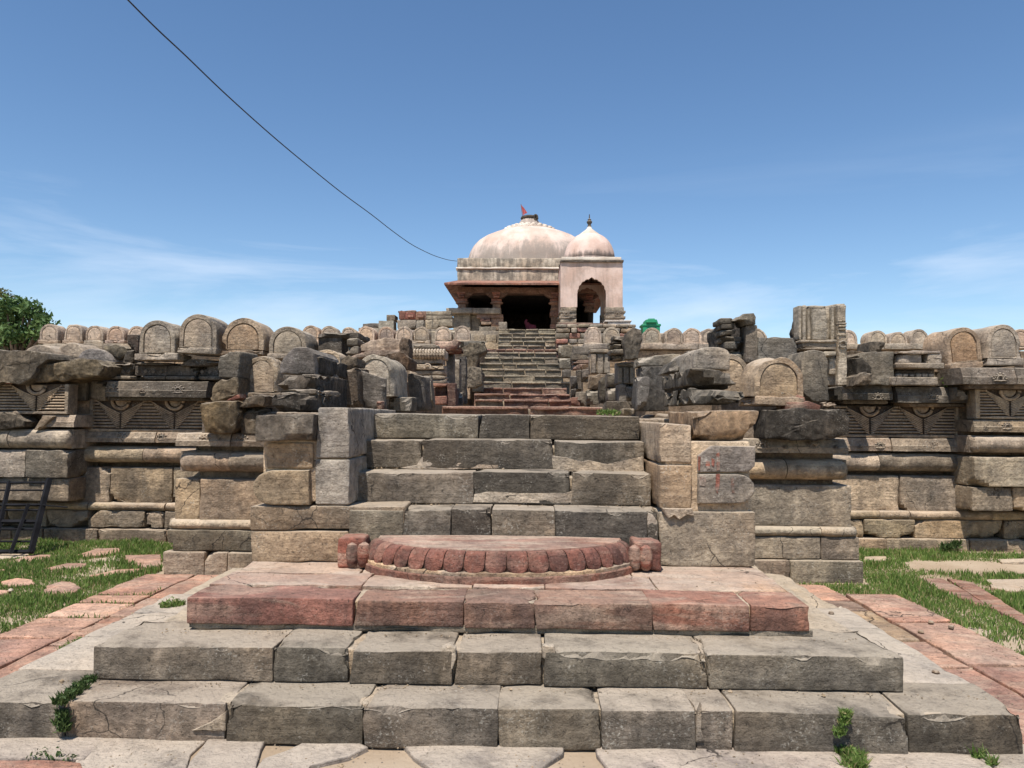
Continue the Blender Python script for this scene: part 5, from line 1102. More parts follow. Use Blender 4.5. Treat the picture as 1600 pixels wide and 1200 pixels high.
def ribbed(label, x0, y0, x1, y1, Y, n, cc):
    a, b = at(x0, y1, Y), at(x1, y0, Y); parts = []; zc, rz = (a[2]+b[2])/2, (b[2]-a[2])/2; w_ = (b[0]-a[0])/n
    for k in range(n):
        x = a[0]+w_*(k+.5); parts.append(tube([(x, Y+.12, a[2]+.005)]+[(x, Y+.12-.13*math.sin(t), zc-rz*math.cos(t)) for t in np.linspace(.2, PI-.2, 8)]+[(x, Y+.12, b[2]-.005)], w_*.52, 6))
    parts.append(hexa(boxc(a[0], b[0], Y+.08, Y+.5, a[2], b[2]), r=.02, step=.1, amp=.003, chip=.01)); V, Fc = merge(parts)
    return tag(mesh_obj('ribbed_stone', V, Fc, STONE, None, cc, .35), label, 'carved stone')
ribbed('ribbed cushion stone carved like a melon, left of the temple stairs', 640, 546, 695, 560, 11.0, 12, (0.44, 0.38, 0.295))
S('pale thin slab above the ribbed cushion stone', (645, 538, 682, 544), 11.1, .4, (0.46, 0.40, 0.32), .2)
shf = thing('carved_stone', 'carved spire fragment with tiny niche below the ribbed cushion stone', 'carved stone', at(668, 600, 11.0))
for (a, y0, b, y1, dY, cc) in ((645, 560, 692, 569, .04, (0.43, 0.37, 0.29)), (641, 570, 694, 578, 0, (0.40, 0.34, 0.26)), (640, 579, 695, 586, .03, (0.42, 0.36, 0.28)), (643, 587, 696, 592, .0, (0.38, 0.33, 0.255)), (648, 593, 697, 599, .02, (0.43, 0.37, 0.28))): tq(a, y0, b, y1, cc, 'moulded_course', 11.0+dY, .4, .4, STONE, shf, .012, .04)
V, Fc = tube([(at(668, 574, 10.97)+np.array([.045*math.cos(t), 0, .05*math.sin(t)])) for t in np.linspace(-.4, PI+.4, 11)], .014, 6); mesh_obj('niche_arch', V, Fc, STONE, shf, (0.44, 0.38, 0.3), .3)
K('pink rough stone lying right of the ribbed cushion stone', [(678, 546), (680, 533), (700, 533), (712, 529), (716, 533), (714, 543), (700, 548)][::-1], 11.8, .4, (0.42, 0.22, 0.18), .3, REDST)
S('dark red slab under the pink rough stone', [(690, 552), (722, 550), (720, 542), (680, 546)], 11.9, .4, (0.22, 0.1, 0.085), .2, mat=REDST)
nic = thing('carved_stone', 'red sandstone niche block at the left foot of the passage', 'carved stone', at(687, 632, 10.6))
for (a, y0, b, y1, dY, cc) in ((676, 599, 698, 604, -.05, (0.45, 0.25, 0.19)), (676, 604, 698, 619, .12, (0.15, 0.06, 0.05)), (676, 619, 698, 632, 0, (0.36, 0.15, 0.115)), (697, 598, 712, 635, .05, (0.15, 0.085, 0.07))): tq(a, y0, b, y1, cc, 'niche_piece', 10.6+dY, .3, .2, REDST, nic, .006, .02)  # side post darkened: the shade it stands in is put into its colour
S('leaning dark slab left of the red niche', [(641, 641), (664, 641), (661, 588), (636, 582)], 9.6, .35, (0.18, 0.17, 0.155), .5, dv=(.05, 0))
S('pale grey post fragment before the red niche', [(664, 640), (677, 636), (672, 586), (660, 588)], 9.9, .25, (0.40, 0.36, 0.29), .4)
for i, (a, y0, b, y1, Y, cc, lb) in enumerate(((697, 552, 708, 606, 12.2, (0.3, 0.275, 0.235), 'carved dark post right of the spire fragment'), (709, 560, 718, 612, 12.8, (0.36, 0.33, 0.28), 'short grey post, second from the spire fragment'), (717, 556, 728, 632, 13.4, (0.24, 0.22, 0.19), 'tall dark post nearest the stairs on the left'), (700, 607, 714, 634, 12.3, (0.2, 0.14, 0.12), 'reddish post stump beside the red niche'), (713, 613, 722, 634, 12.7, (0.27, 0.24, 0.2), 'low dark stump between two left posts'))):
    S(lb, (a, y0, b, y1), Y, .35, cc, .5, cat='carved stone', name='post_fragment', amp=.012, chip=.04)
K('rough lumpy stone above the left steps edge', [(728, 606), (727, 576), (738, 572), (752, 576), (753, 600), (740, 607)][::-1], 14.5, .4, (0.37, 0.33, 0.26), .5)
K('large rough block beside the upper steps on the left', [(722, 578), (720, 545), (735, 536), (757, 536), (760, 548), (748, 556), (742, 576)][::-1], 15.6, .5, (0.35, 0.315, 0.245), .5, bulge=.06)
S('square block low beside the upper steps on the left', (737, 583, 756, 594), 16.2, .4, (0.27, 0.25, 0.21), .5)
S('pale square block under the low left step block', (738, 594, 754, 612), 16.1, .4, (0.34, 0.30, 0.235), .4)
S('dark flat slab topping the left stair flank', (718, 533, 756, 542), 15.7, .5, (0.25, 0.235, 0.2), .5)
# blocks of the porch platform, left of the hall
pw = wall_thing('porch_wall', 'stepped broken wall of grey and red blocks left of the temple porch', at(660, 530, 20.8))
for (a, y0, b, y1, cc) in ((604, 492, 617, 501, (0.27, 0.25, 0.21)), (623, 486, 633, 499, (0.27, 0.13, 0.1)), (633, 487, 649, 499, (0.24, 0.1, 0.08)), (649, 486, 666, 500, (0.28, 0.18, 0.14)), (664, 486, 705, 492, (0.33, 0.3, 0.245)), (621, 485, 650, 488, (0.26, 0.17, 0.13)),
                           (566, 505, 592, 512, (0.23, 0.21, 0.18)), (591, 501, 615, 516, (0.32, 0.30, 0.255)), (620, 500, 650, 513, (0.31, 0.29, 0.25)), (650, 500, 662, 513, (0.34, 0.315, 0.265)), (665, 493, 706, 499, (0.31, 0.28, 0.22)), (664, 499, 684, 514, (0.39, 0.345, 0.265)), (684, 499, 707, 510, (0.33, 0.295, 0.235)),
                           (560, 512, 600, 540, (0.3, 0.27, 0.22)), (600, 516, 660, 540, (0.27, 0.24, 0.2)), (660, 514, 712, 540, (0.3, 0.265, 0.21)), (640, 517, 730, 520, (0.6, 0.55, 0.46))): tq(a, y0, b, y1, cc, 'porch_block', 20.8 if y0 > 499 else 21.1, .5, .5, STONE, pw, .008, .04)
for p in (641, 657): tq(p-5, 490, p+5, 496, (0.38, 0.2, 0.16), 'carved_face', 21.0, .2, .2, REDST, pw)
# right flank of the passage
K('tall rounded boulder slab standing right of the passage', [(976, 561), (975, 535), (980, 518), (990, 511), (1002, 514), (1005, 530), (1001, 548), (997, 562)][::-1], 9.6, .35, (0.30, 0.28, 0.235), .5, bulge=.05)
for i, (a, y0, b, y1) in enumerate(((958, 524, 978, 531), (954, 531, 977, 537), (953, 538, 977, 545), (954, 546, 977, 553), (955, 553, 978, 561))): S('ribbed course beside the tall boulder slab, %s from the top' % ORD[i], (a, y0, b, y1), 9.75, .4, (0.28, 0.26, 0.22), .5, cat='carved stone', group='ribbed courses by the boulder', r=.025, chip=.04)
def fluted(label, x0, y0, x1, y1, Y, n, cc, d=.4, cap=0):
    a, b = at(x0, y1, Y), at(x1, y0, Y); t = thing('fluted_stone', label, 'carved stone', ((a[0]+b[0])/2, Y, a[2])); w_ = (b[0]-a[0])/n
    V, Fc = hexa(boxc(a[0], b[0], Y+.05, Y+d, a[2], b[2]), r=.015, step=.08, amp=.006, chip=.03, seed=seed_of(label)); mesh_obj('body', V, Fc, STONE, t, jit(cc, .06), .5)
    for k in range(n):
        V, Fc = hexa(boxc(a[0]+w_*k+.08*w_, a[0]+w_*(k+1)-.08*w_, Y+(.012 if k % 2 else 0), Y+.1, a[2]+.01, b[2]-.01-cap*(Y/FPX)), r=.012, step=.06, amp=.005, chip=.02, seed=k); mesh_obj('rib', V, Fc, STONE, t, jit(cc, .08), .45)
    if cap: V, Fc = hexa(boxc(a[0]-.01, b[0]+.01, Y-.03, Y+.2, b[2]-cap*Y/FPX+.004, b[2]+.004), r=.02, step=.06, amp=.006, chip=.03, seed=3); mesh_obj('cap_roll', V, Fc, STONE, t, jit(cc, .08), .5)
    return t
fluted('fluted block with three ribs, upper one right of the steps', 922, 546, 954, 584, 12.0, 3, (0.30, 0.27, 0.22), cap=6)
fluted('fluted block with dark ribs, lower one beside the leaning dark slabs', 965, 566, 993, 600, 10.0, 3, (0.26, 0.245, 0.205), cap=7)
S('plain block beneath the lower fluted block', (967, 600, 995, 627), 10.0, .4, (0.28, 0.265, 0.225), .4)
S('cracked block left of the plain block, right flank', (949, 583, 966, 605), 10.6, .4, (0.31, 0.285, 0.235), .5)
S('lower cracked block left of the plain block, right flank', (950, 605, 966, 626), 10.5, .4, (0.30, 0.275, 0.23), .5)
K('ochre broken lump below the upper fluted block', [(922, 606), (925, 588), (938, 584), (950, 586), (948, 606), (935, 609)][::-1], 11.6, .4, (0.40, 0.32, 0.22), .4)
S('pale block under the ochre lump, right flank', [(917, 632), (936, 632), (936, 608), (918, 609)], 11.5, .4, (0.33, 0.305, 0.25), .5)
K('knobbly carved stone upright between blocks, right flank', [(938, 630), (938, 595), (945, 590), (952, 598), (950, 628)][::-1], 11.0, .3, (0.27, 0.25, 0.2), .5)
for i, (a, y0, b, y1, Y, cc) in enumerate(((893, 588, 901, 608, 13.6, (0.2, 0.185, 0.16)), (901, 578, 909, 612, 13.8, (0.32, 0.285, 0.23)), (909, 578, 920, 596, 13.7, (0.36, 0.315, 0.25)), (893, 608, 900, 626, 13.2, (0.19, 0.175, 0.15)), (900, 612, 917, 634, 13.0, (0.33, 0.30, 0.25)))): S('%s upright fragment from the stairs on the right flank' % ORD[i], (a, y0, b, y1), Y, .4, cc, .5, cat='carved stone', name='post_fragment', amp=.012, chip=.04)
K('leaning brick red base of the right flank', [(884, 633), (895, 622), (904, 620), (906, 634)][::-1], 13.0, .3, (0.28, 0.15, 0.12), .2, REDST)
for i, (a, y0, b, y1, cc, m) in enumerate(((896, 541, 921, 557, (0.36, 0.33, 0.275), STONE), (893, 551, 922, 562, (0.27, 0.245, 0.2), STONE), (895, 562, 921, 568, (0.44, 0.31, 0.25), REDST), (896, 569, 920, 577, (0.42, 0.24, 0.19), REDST))): S(('spotted pale block', 'dark course', 'pinkish slab', 'red slab')[i]+' on the stack right of the upper steps', (a, y0, b, y1), 14.0, .5, cc, .4, mat=m)
for i, (a, y0, b, y1, cc) in enumerate(((873, 539, 895, 558, (0.40, 0.36, 0.29)), (874, 559, 892, 576, (0.30, 0.275, 0.225)), (879, 577, 892, 590, (0.2, 0.185, 0.16)))): S(('pale mottled', 'brownish', 'small dark')[i]+' block edging the upper steps on the right', (a, y0, b, y1), 17.2-.3*i, .4, cc, .5)
S('rough low stone at the right foot of the passage', (948, 627, 989, 645), 8.2, .5, (0.31, 0.28, 0.225), .5, mat=ROUGH)
S('small flat stone at the right end of the top step', (975, 639, 996, 648), 7.0, .3, (0.36, 0.315, 0.24), .3)
S('tall thin dark slab leaning by the passage, right side', [(995, 641), (1012, 642), (1017, 589), (997, 587)], 8.0, .6, (0.23, 0.22, 0.205), .5, dv=(.02, 0), chip=.05)
S('broad dark slab behind the thin leaning slab, right side', (1005, 572, 1045, 642), 8.7, .6, (0.22, 0.215, 0.2), .5, mat=ROUGH)
S('pale block over the dark leaning slabs, right side', [(998, 572), (1064, 571), (1064, 552), (1000, 558)], 8.9, .5, (0.40, 0.365, 0.3), .3, chip=.06, brk=.5)
S('broken shoulder stone left of the barrel stone', [(1048, 580), (1088, 580), (1088, 556), (1058, 562)], 6.75, .7, (0.27, 0.255, 0.22), .4, mat=ROUGH, chip=.06, brk=.5)
# barrel top stone
O = [at(1085+56*q[0], 578-37*q[1], 6.2) for q in [(0, 0), (0, .6)]+[(.5-.5*math.cos(a), .62+.38*math.sin(a)**.8) for a in np.linspace(.25, PI-.12, 9)]+[(1, .5), (1, 0)]][::-1]
V, Fc = ring_prism(O, (-.02, .95, 0), bevel=.02, amp=.006, freq=6, seed=12, sub=.06); o = mesh_obj('barrel_stone', V, Fc, STONE, None, (0.36, 0.33, 0.275), .4); fix_normals(o); tag(o, 'smooth barrel topped stone crowning the right stack', 'carved stone')
S('thick grey slab under the barrel topped stone, right stack', [(1080, 601), (1152, 601), (1153, 581), (1079, 575)], 5.85, 1.3, (0.33, 0.31, 0.26), .4, mat=ROUGH, chip=.05, brk=.5)
S('cracked flat slab below the thick grey slab, right stack', [(1084, 632), (1169, 630), (1166, 611), (1084, 605)], 5.65, 1.3, (0.34, 0.32, 0.27), .4, mat=ROUGH, chip=.05, brk=.5)
S('dark hewn block between the slabs facing the stairs, right stack', (1080, 600, 1146, 607), 6.0, 1.2, (0.2, 0.185, 0.16), .5, mat=ROUGH)
S('pitted ochre hewn block on top of the right pier', [(1084, 690), (1176, 691), (1187, 642), (1082, 643)], 5.4, 1.0, (0.66, 0.50, 0.33), .0, mat=ROUGH, chip=.05, brk=.5)
K('small grey stone wedged beneath the pitted ochre block', [(1092, 706), (1091, 696), (1105, 693), (1122, 697), (1105, 706)][::-1], 5.38, .2, (0.3, 0.28, 0.24), .5, bulge=.02)
K('dark lichen stained oblong boulder on the right carved band', [(1198, 686), (1196, 660), (1200, 641), (1240, 639), (1318, 641), (1327, 655), (1325, 678), (1305, 684), (1260, 687)][::-1], 7.38, .6, (0.17, 0.16, 0.14), .75, bulge=.04)
K('small red triangular stone beside the big round arch stone', [(1238, 626), (1247, 617), (1257, 621), (1259, 627)][::-1], 7.6, .2, (0.40, 0.17, 0.13), .2, REDST, amp=.006, bulge=.02, bevel=.012)
K('thin red slab under the red triangular stone', [(1230, 640), (1232, 629), (1262, 628), (1282, 634), (1280, 641)][::-1], 7.55, .3, (0.31, 0.16, 0.13), .3, REDST, amp=.006, bulge=.02)
S('pale small brick on the right carved wall', (1292, 628, 1313, 638), 7.6, .25, (0.44, 0.35, 0.26), .2)
K('round shouldered stone right of the big round arch stone', [(1259, 616), (1250, 600), (1252, 562), (1257, 550), (1272, 547), (1288, 551), (1294, 562), (1295, 625), (1270, 627)][::-1], 7.95, .5, (0.37, 0.335, 0.27), .4, mat=STONE, bulge=.02, amp=.008)
S('rough dark stone under the fluted pillar', [(1296, 624), (1316, 626), (1318, 603), (1296, 606)], 8.4, .4, (0.27, 0.25, 0.2), .5, mat=ROUGH)
# fluted pillar fragment, tallest on the right wall
fp = thing('pillar_fragment', 'tall fluted pillar fragment standing highest on the right wall', 'pillar', at(1284, 602, 9.2)); FY = 9.2; FC = (0.38, 0.345, 0.28)
def fq(x0, y0, x1, y1, n, dY=0, d=.2, cc=FC, st=.35): V, Fc = quad_stone(rect(x0, y0, x1, y1), FY+dY, d, r=.01, step=.05, amp=.004, chip=.02, seed=seed_of(x0, y0)); mesh_obj(n, V, Fc, STONE, fp, jit(cc, .06), st)
V, Fc = quad_stone([(1250, 548), (1322, 548), (1321, 474), (1247, 479)], FY+.11, .2, r=.015, step=.05, amp=.006, chip=.05, seed=8); mesh_obj('shaft', V, Fc, STONE, fp, FC, .4)
for a, b, dY in ((1248, 1252.5, .02), (1255, 1259.5, 0), (1262, 1267, .015), (1270, 1292, -.03), (1299, 1304, .04), (1309, 1322, -.02)): fq(a, 477, b, 531, 'rib', dY)
fq(1251, 531, 1308, 535, 'moulding', -.05); fq(1253, 535, 1308, 543, 'moulding', -.02); fq(1251, 543, 1307, 546, 'moulding', -.06, cc=(0.28, 0.25, 0.2)); fq(1288, 549, 1307, 556, 'moulding', -.08); fq(1255, 546, 1308, 602, 'shaft', .06, .4); fq(1310, 520, 1325, 602, 'side_strip', -.03, .4); fq(1296, 560, 1306, 585, 'rib', .0)
for y in (500, 504, 508, 513, 522): fq(1311, y, 1323, y+2.6, 'carved_bead', -.05, .1)
V, Fc = tube([(at(1317, 538, FY-.045)+np.array([.04*math.cos(t), 0, .04*math.sin(t)])) for t in np.linspace(0, 2*PI, 13)], .012, 6); mesh_obj('rosette', V, Fc, STONE, fp, FC, .3)
K('rough dark flank stone left of the fluted pillar', [(1238, 548), (1238, 520), (1246, 496), (1250, 485), (1253, 548)][::-1], 9.4, .12, (0.15, 0.135, 0.115), .5)
K('plain grey block with wavy top behind the big round arch stone', [(1184, 566), (1184, 526), (1205, 526), (1232, 528), (1240, 528), (1244, 540), (1244, 566)][::-1], 9.0, .5, (0.31, 0.30, 0.275), .4, mat=STONE, bulge=.01, amp=.006)
S('tall square stone post with a knob top, right wall', [(1166, 566), (1184, 566), (1183, 508), (1166, 508)], 9.0, .3, (0.36, 0.315, 0.25), .3)
K('knobby cap stone on the square stone post, right wall', [(1145, 500), (1152, 495), (1165, 490), (1178, 489), (1181, 494), (1181, 506), (1166, 507), (1160, 500)][::-1], 8.95, .4, (0.33, 0.305, 0.245), .4)
for i, (a, y0, b, y1) in enumerate(((1125, 497, 1145, 506), (1127, 506, 1148, 514), (1128, 515, 1152, 524), (1129, 526, 1160, 534), (1133, 534, 1164, 545), (1137, 547, 1165, 562))): S('layered stone left of the square post, %s from the top' % ORD[i], (a, y0, b, y1), 9.1, .4, (0.27, 0.25, 0.205), .5, group='layered stones by the square post', r=.03, chip=.05, mat=STONE)
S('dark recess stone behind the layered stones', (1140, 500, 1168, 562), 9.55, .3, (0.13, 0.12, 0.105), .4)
K('broken dark lump left of the layered stones', [(1119, 550), (1117, 518), (1124, 512), (1130, 520), (1134, 550)][::-1], 9.4, .4, (0.2, 0.185, 0.155), .5)
S('low pale block in the gap right of the passage', (1078, 546, 1120, 562), 9.9, .4, (0.34, 0.31, 0.25), .5)
# right wall top
K('big block with dark broken left side behind the right cornices', [(1353, 602), (1351, 575), (1340, 555), (1345, 551), (1397, 550), (1398, 601)][::-1], 9.2, .6, (0.33, 0.305, 0.255), .5, mat=STONE, bulge=.01, amp=.01)
K('dark jagged stone left of the big right block', [(1339, 600), (1338, 560), (1348, 556), (1362, 575), (1356, 602)][::-1], 9.15, .4, (0.15, 0.135, 0.11), .5)
K('brown boulder lying before the jagged dark stone', [(1336, 601), (1340, 587), (1352, 580), (1364, 582), (1365, 596), (1358, 602)][::-1], 9.0, .4, (0.32, 0.28, 0.215), .5)
co = thing('carved_stone', 'grey carved cornice with bead row on the right wall', 'carved stone', at(1435, 602, 9.15))
for (a, y0, b, y1, dY, cc) in ((1399, 548, 1470, 553, 0, G2), (1402, 553, 1442, 568, .03, G2), (1450, 553, 1472, 568, .01, G2), (1399, 567, 1476, 576, -.05, (0.34, 0.31, 0.26)), (1398, 577, 1460, 588, .1, (0.16, 0.14, 0.12)), (1394, 589, 1466, 602, -.02, (0.36, 0.325, 0.265))): tq(a, y0, b, y1, cc, 'cornice_piece', 9.15+dY, .5, .4, STONE, co, .006, .03)
for p in range(1402, 1462, 10): tq(p, 584, p+8, 589, G2, 'carved_bead', 9.17, .1, .3, STONE, co, .002, .01)
for i, (p, w_) in enumerate(((1342, 28), (1372, 26))): S(('brown rough', 'grey squarish')[i]+' block under the small round topped stones, right wall', (p-w_/2, 534 if i else 548, p+w_/2, 552 if i else 562), 9.9, .4, (0.35, 0.28, 0.2) if i == 0 else (0.3, 0.28, 0.23), .4, mat=ROUGH)
S('broken corner stone at the end of the right eave stones', [(1494, 627), (1516, 625), (1514, 607), (1496, 604)], 9.1, .3, (0.36, 0.325, 0.27), .4)
#@@REST
# ------------------------------------------------------------------ steel barrier leaning at the left wall
bk = flat_mat('black_painted_steel', (0.013, 0.013, 0.015), .85, .08, .3)
fr = thing('steel_barrier', 'black painted steel frame barrier leaning at the far left wall', 'barrier', (-6.0, 8.7, 0))
def fpos(px, py): # the frame's plane leans back from the ground to the wall
    t = (862-py)/112.0; return at(px, py, 8.32+0.42*t)
def rail(a, b, r, n): V, Fc = tube([fpos(*a), fpos(*b)], r, 4); mesh_obj(n, V, Fc, bk, fr, smooth=False)
for y_, xr, r_ in ((754, 77, .013), (766, 74, .010), (789, 68, .017), (797, 66, .012), (815, 62, .024), (827, 59, .012), (846, 55, .012), (862, 52, .024)): rail((-110, y_), (xr, y_), r_, 'rail')
rail((77, 748), (48, 864), .036, 'stile'); rail((15, 752), (-10, 864), .026, 'stile'); rail((-60, 752), (-84, 864), .026, 'stile')
V, Fc = tube([fpos(46, 788)+np.array([0, -.02, 0]), fpos(26, 862)+np.array([0, -.1, 0])], .022, 4); mesh_obj('prop', V, Fc, bk, fr, smooth=False)
V, Fc = tube([fpos(60, 788)+np.array([0, -.03, 0]), fpos(108, 792)+np.array([0, -.03, 0])], .008, 4); mesh_obj('hook', V, Fc, bk, fr)

# ------------------------------------------------------------------ overhead cable
P = []
for px, py in ((60, -150), (120, -82), (200, 0), (245, 45), (290, 87), (345, 140), (400, 190), (445, 229), (490, 266), (535, 302), (580, 335), (612, 360), (640, 380), (660, 391), (680, 400), (700, 406), (714, 408)):
    k = (px-828)/FPX; P.append(at(px, py, -5.097/(k-0.1047)))
P = np.array(P); Q = []
for i in range(len(P)-1):
    p0, p1, p2, p3 = P[max(i-1, 0)], P[i], P[i+1], P[min(i+2, len(P)-1)]
    for t in np.linspace(0, 1, 5)[:-1]: Q.append(0.5*((2*p1)+(-p0+p2)*t+(2*p0-5*p1+4*p2-p3)*t*t+(-p0+3*p1-3*p2+p3)*t**3))
Q.append(P[-1]); V, Fc = tube(Q, .009, 6)
tag(mesh_obj('overhead_cable', V, Fc, flat_mat('cable_rubber', (0.02, 0.02, 0.022), .6)), 'thin black cable sagging across the sky to the temple roof', 'cable')

# ------------------------------------------------------------------ trees
def leaves(cen, rad_, n, size, seed, hollow=.55):
    r = np.random.default_rng(seed); d = r.normal(size=(n, 3)); d /= np.linalg.norm(d, axis=1, keepdims=True); q = r.uniform(hollow, 1, n)**.6
    c = np.asarray(cen)+d*q[:, None]*np.asarray(rad_); c += r.normal(size=(n, 3))*min(.06, size*.6)
    a = r.normal(size=(n, 3)); a /= np.linalg.norm(a, axis=1, keepdims=True); b = np.cross(a, r.normal(size=(n, 3))); b /= np.linalg.norm(b, axis=1, keepdims=True)
    s = size*r.uniform(.6, 1.3, n)[:, None]; nn = np.cross(a, b)
    V = np.stack([c-a*s, c+b*s*.45+nn*s*.12, c+a*s, c-b*s*.45+nn*s*.12], 1).reshape(-1, 3)
    return V, [[4*i, 4*i+1, 4*i+2, 4*i+3] for i in range(n)]
bark = flat_mat('bark', (0.12, 0.09, 0.065), .9, .1, .4, 14)
def tree(label, base, H, clumps, lm, size, seed, tr=.22):
    t = thing('tree', label, 'tree', base); base = np.array(base, float); r = random.Random(seed)
    top = base+np.array([0, 0, H*.6]); parts = [tube([base, base*.5+top*.5+np.array([.1, .1, 0]), top], [tr, tr*.8, tr*.5], 8)]
    for c, rd, n in clumps:
        c = np.array(c); parts.append(tube([top-np.array([0, 0, .6*r.random()]), (top+c)/2+np.array([0, 0, -.2]), c], [tr*.4, tr*.25, tr*.08], 6))
    V, Fc = merge(parts); mesh_obj('trunk', V, Fc, bark, t)
    V, Fc = merge([leaves(c, rd, n, size, seed+i) for i, (c, rd, n) in enumerate(clumps)]); mesh_obj('crown', V, Fc, lm, t, smooth=False)
def clump_field(pxs, Y, sp=.8, n=260, seed=0):
    r = random.Random(seed); out = []
    for px, py, rp in pxs:
        c = at(px, py, Y+r.uniform(-sp, sp)); k = rp*Y/FPX; out.append((c, (k*1.1, k*1.3, k), int(n*(rp/12)**2)))
    return out
LG = leaf_mat('dark_glossy_leaves', (0.035, 0.08, 0.022), (0.15, 0.23, 0.075)); LO = leaf_mat('olive_leaves', (0.07, 0.085, 0.025), (0.17, 0.17, 0.055))
TYY = 26.0; bx = X(22, TYY)
tree('dark green leafy tree rising behind the far left wall end', (bx, TYY, 0), 5.6, clump_field([(10, 478, 12), (30, 476, 11), (52, 482, 11), (20, 496, 14), (45, 500, 13), (66, 500, 9), (72, 514, 9), (0, 500, 13), (60, 518, 13), (25, 520, 15), (45, 532, 13), (8, 530, 13), (66, 534, 10), (-14, 480, 14), (-20, 515, 18), (38, 486, 9), (83, 510, 4), (90, 505, 2.5), (76, 495, 4), (24, 545, 14), (55, 545, 12)], TYY, .8, 230, 3), LG, .10, 11)
tree('yellowish olive tree behind the dark green tree at far left', (X(-5, 30), 30, 0), 6.4, clump_field([(6, 458, 7), (-8, 456, 8), (15, 464, 6), (-20, 466, 10), (2, 470, 10), (18, 473, 6), (-30, 480, 14), (-10, 485, 14)], 30, .7, 300, 5), LO, .07, 21)

# ------------------------------------------------------------------ grass and weeds
GR = leaf_mat('grass_blades', (0.085, 0.155, 0.03), (0.24, 0.33, 0.09), .35, 0.88); GD = leaf_mat('weed_leaves', (0.03, 0.06, 0.015), (0.09, 0.13, 0.04), .2)
def inside(px, py, poly):
    n = len(poly); c = np.zeros(len(px), bool); j = n-1
    for i in range(n):
        xi, yi = poly[i]; xj, yj = poly[j]; m = ((yi > py) != (yj > py)) & (px < (xj-xi)*(py-yi)/((yj-yi) or 1e-9)+xi); c ^= m; j = i
    return c
def blades(x, y, z, h, seed, wd=.0045, lean=.5):
    r = np.random.default_rng(seed); n = len(x); a = r.uniform(0, 2*PI, n); l = r.uniform(0.1, lean, n)*h; b = r.uniform(0, 2*PI, n)
    base = np.stack([x, y, z], 1); w_ = np.stack([np.cos(a), np.sin(a), 0*a], 1)*wd*(0.7+h[:, None]/.06*.5); d = np.stack([np.cos(b)*l, np.sin(b)*l, h*.95], 1)
    mid = base+d*np.array([.4, .4, .6]); tip = base+d
    V = np.stack([base-w_, base+w_, mid+w_*.8, tip, mid-w_*.8], 1).reshape(-1, 3); return V, [[5*i, 5*i+1, 5*i+2, 5*i+3, 5*i+4] for i in range(n)]
def grass(label, xr, yr, n, seed, dens):
    r = np.random.default_rng(seed); x = r.uniform(*xr, n); y = r.uniform(*yr, n); P3 = np.stack([x, y, 0*x], 1)
    k = dens(x, y)+.12+0.65*fbm(P3, 1.7, 3, seed)+.35*fbm(P3, 6, 2, seed+3); keep = (k > r.uniform(0.0, .5, n))
    for p in flag_polys:
        c = np.mean(p, 0); q = [tuple(c+(np.array(v)-c)*.93) for v in p]; keep &= ~inside(x, y, q)
    x, y = x[keep], y[keep]; h = (.02+.045*r.random(len(x))**1.5)*(1+.6*np.clip(fbm(np.stack([x, y, 0*x], 1), 2.5, 2, seed+8), -.6, 1.2))
    V, Fc = blades(x, y, 0*x-.005, h, seed+1); o = mesh_obj('grass', V, Fc, GR, None, smooth=False); tag(o, label, 'grass', kind='stuff')
def dl(x, y): return np.where(x < -3.74, .55, 0)-np.clip((y-9.25)*8, 0, 3)-np.clip((5.15-y)*1.2, 0, 1)*0+np.where((x > -3.74), -.25, 0)
grass('short green grass between the flagstones left of the stairs', (-8.5, -3.3), (4.2, 9.33), 150000, 5, dl)
def dr(x, y):
    k = np.where((x > 3.30) & (x < 4.05), .7, .25); k = np.where(x < 3.28, -1.2, k); k = np.where((x < 2.5) & (x > 2.37) & (y < 5.2), .35, k); k = np.where((y > 7.0) & (y < 7.45) & (x > 2.6) & (x < 3.5), .6, k)
    sand = ((x-4.9)/.75)**2+((y-8.35)/.33)**2; k = k-np.clip(1.6-sand, 0, 1.6)*1.2; k = np.where(y > 8.9, k+.5, k); return np.where(y > 9.33, -2, k)
grass('green grass strips between the flagstones right of the stairs', (2.36, 8.0), (3.4, 9.33), 170000, 6, dr)
def weed(label, pxs, zf_, n, size, seed, mat=GD, name='weed', h=.05):
    """low leafy tuft rooted in a joint: each spot (px, py) is dropped on the stone at height zf_"""
    r = np.random.default_rng(seed); V = []; Fc = []; k = 0; parts = []
    for px, py, rp in pxs:
        c = zf_(px, py); s = rp*c[1]/FPX; parts.append(leaves(c+np.array([0, 0, s*.35]), (s, s*.8, s*.5), n, size, seed+k, .0)); k += 1
        m = n*2; a = r.uniform(0, 2*PI, m); q = s*np.sqrt(r.random(m)); parts.append(blades(c[0]+q*np.cos(a), c[1]+q*np.sin(a)*.6, np.full(m, c[2]-.005), r.uniform(.3, 1, m)*h, seed+50+k, .003, .9))
    V, Fc = merge(parts); t = thing(name, label, 'plant', zf_(*pxs[0][:2]), 'weeds rooted in the joints'); tag(mesh_obj('foliage', V, Fc, mat, t, smooth=False), kind='stuff'); return t
on = lambda z: (lambda px, py: gnd(px, py, z)); fa = lambda Y: (lambda px, py: at(px, py, Y))
weed('dark mossy weed spilling down the joint at the left end of the lowest step', [(140, 1064, 11), (128, 1074, 12), (115, 1082, 13), (104, 1090, 14), (94, 1098, 12)], on(zA), 60, .012, 1)
weed('dark weed hanging on the riser below the mossy left joint', [(97, 1118, 10), (95, 1130, 12), (100, 1140, 10)], fa(SA-.03), 60, .012, 2)
weed('green weed tuft growing down the cracked right step', [(1322, 1118, 8), (1318, 1130, 8), (1312, 1146, 9)], fa(SA-.03), 70, .012, 3, GR)
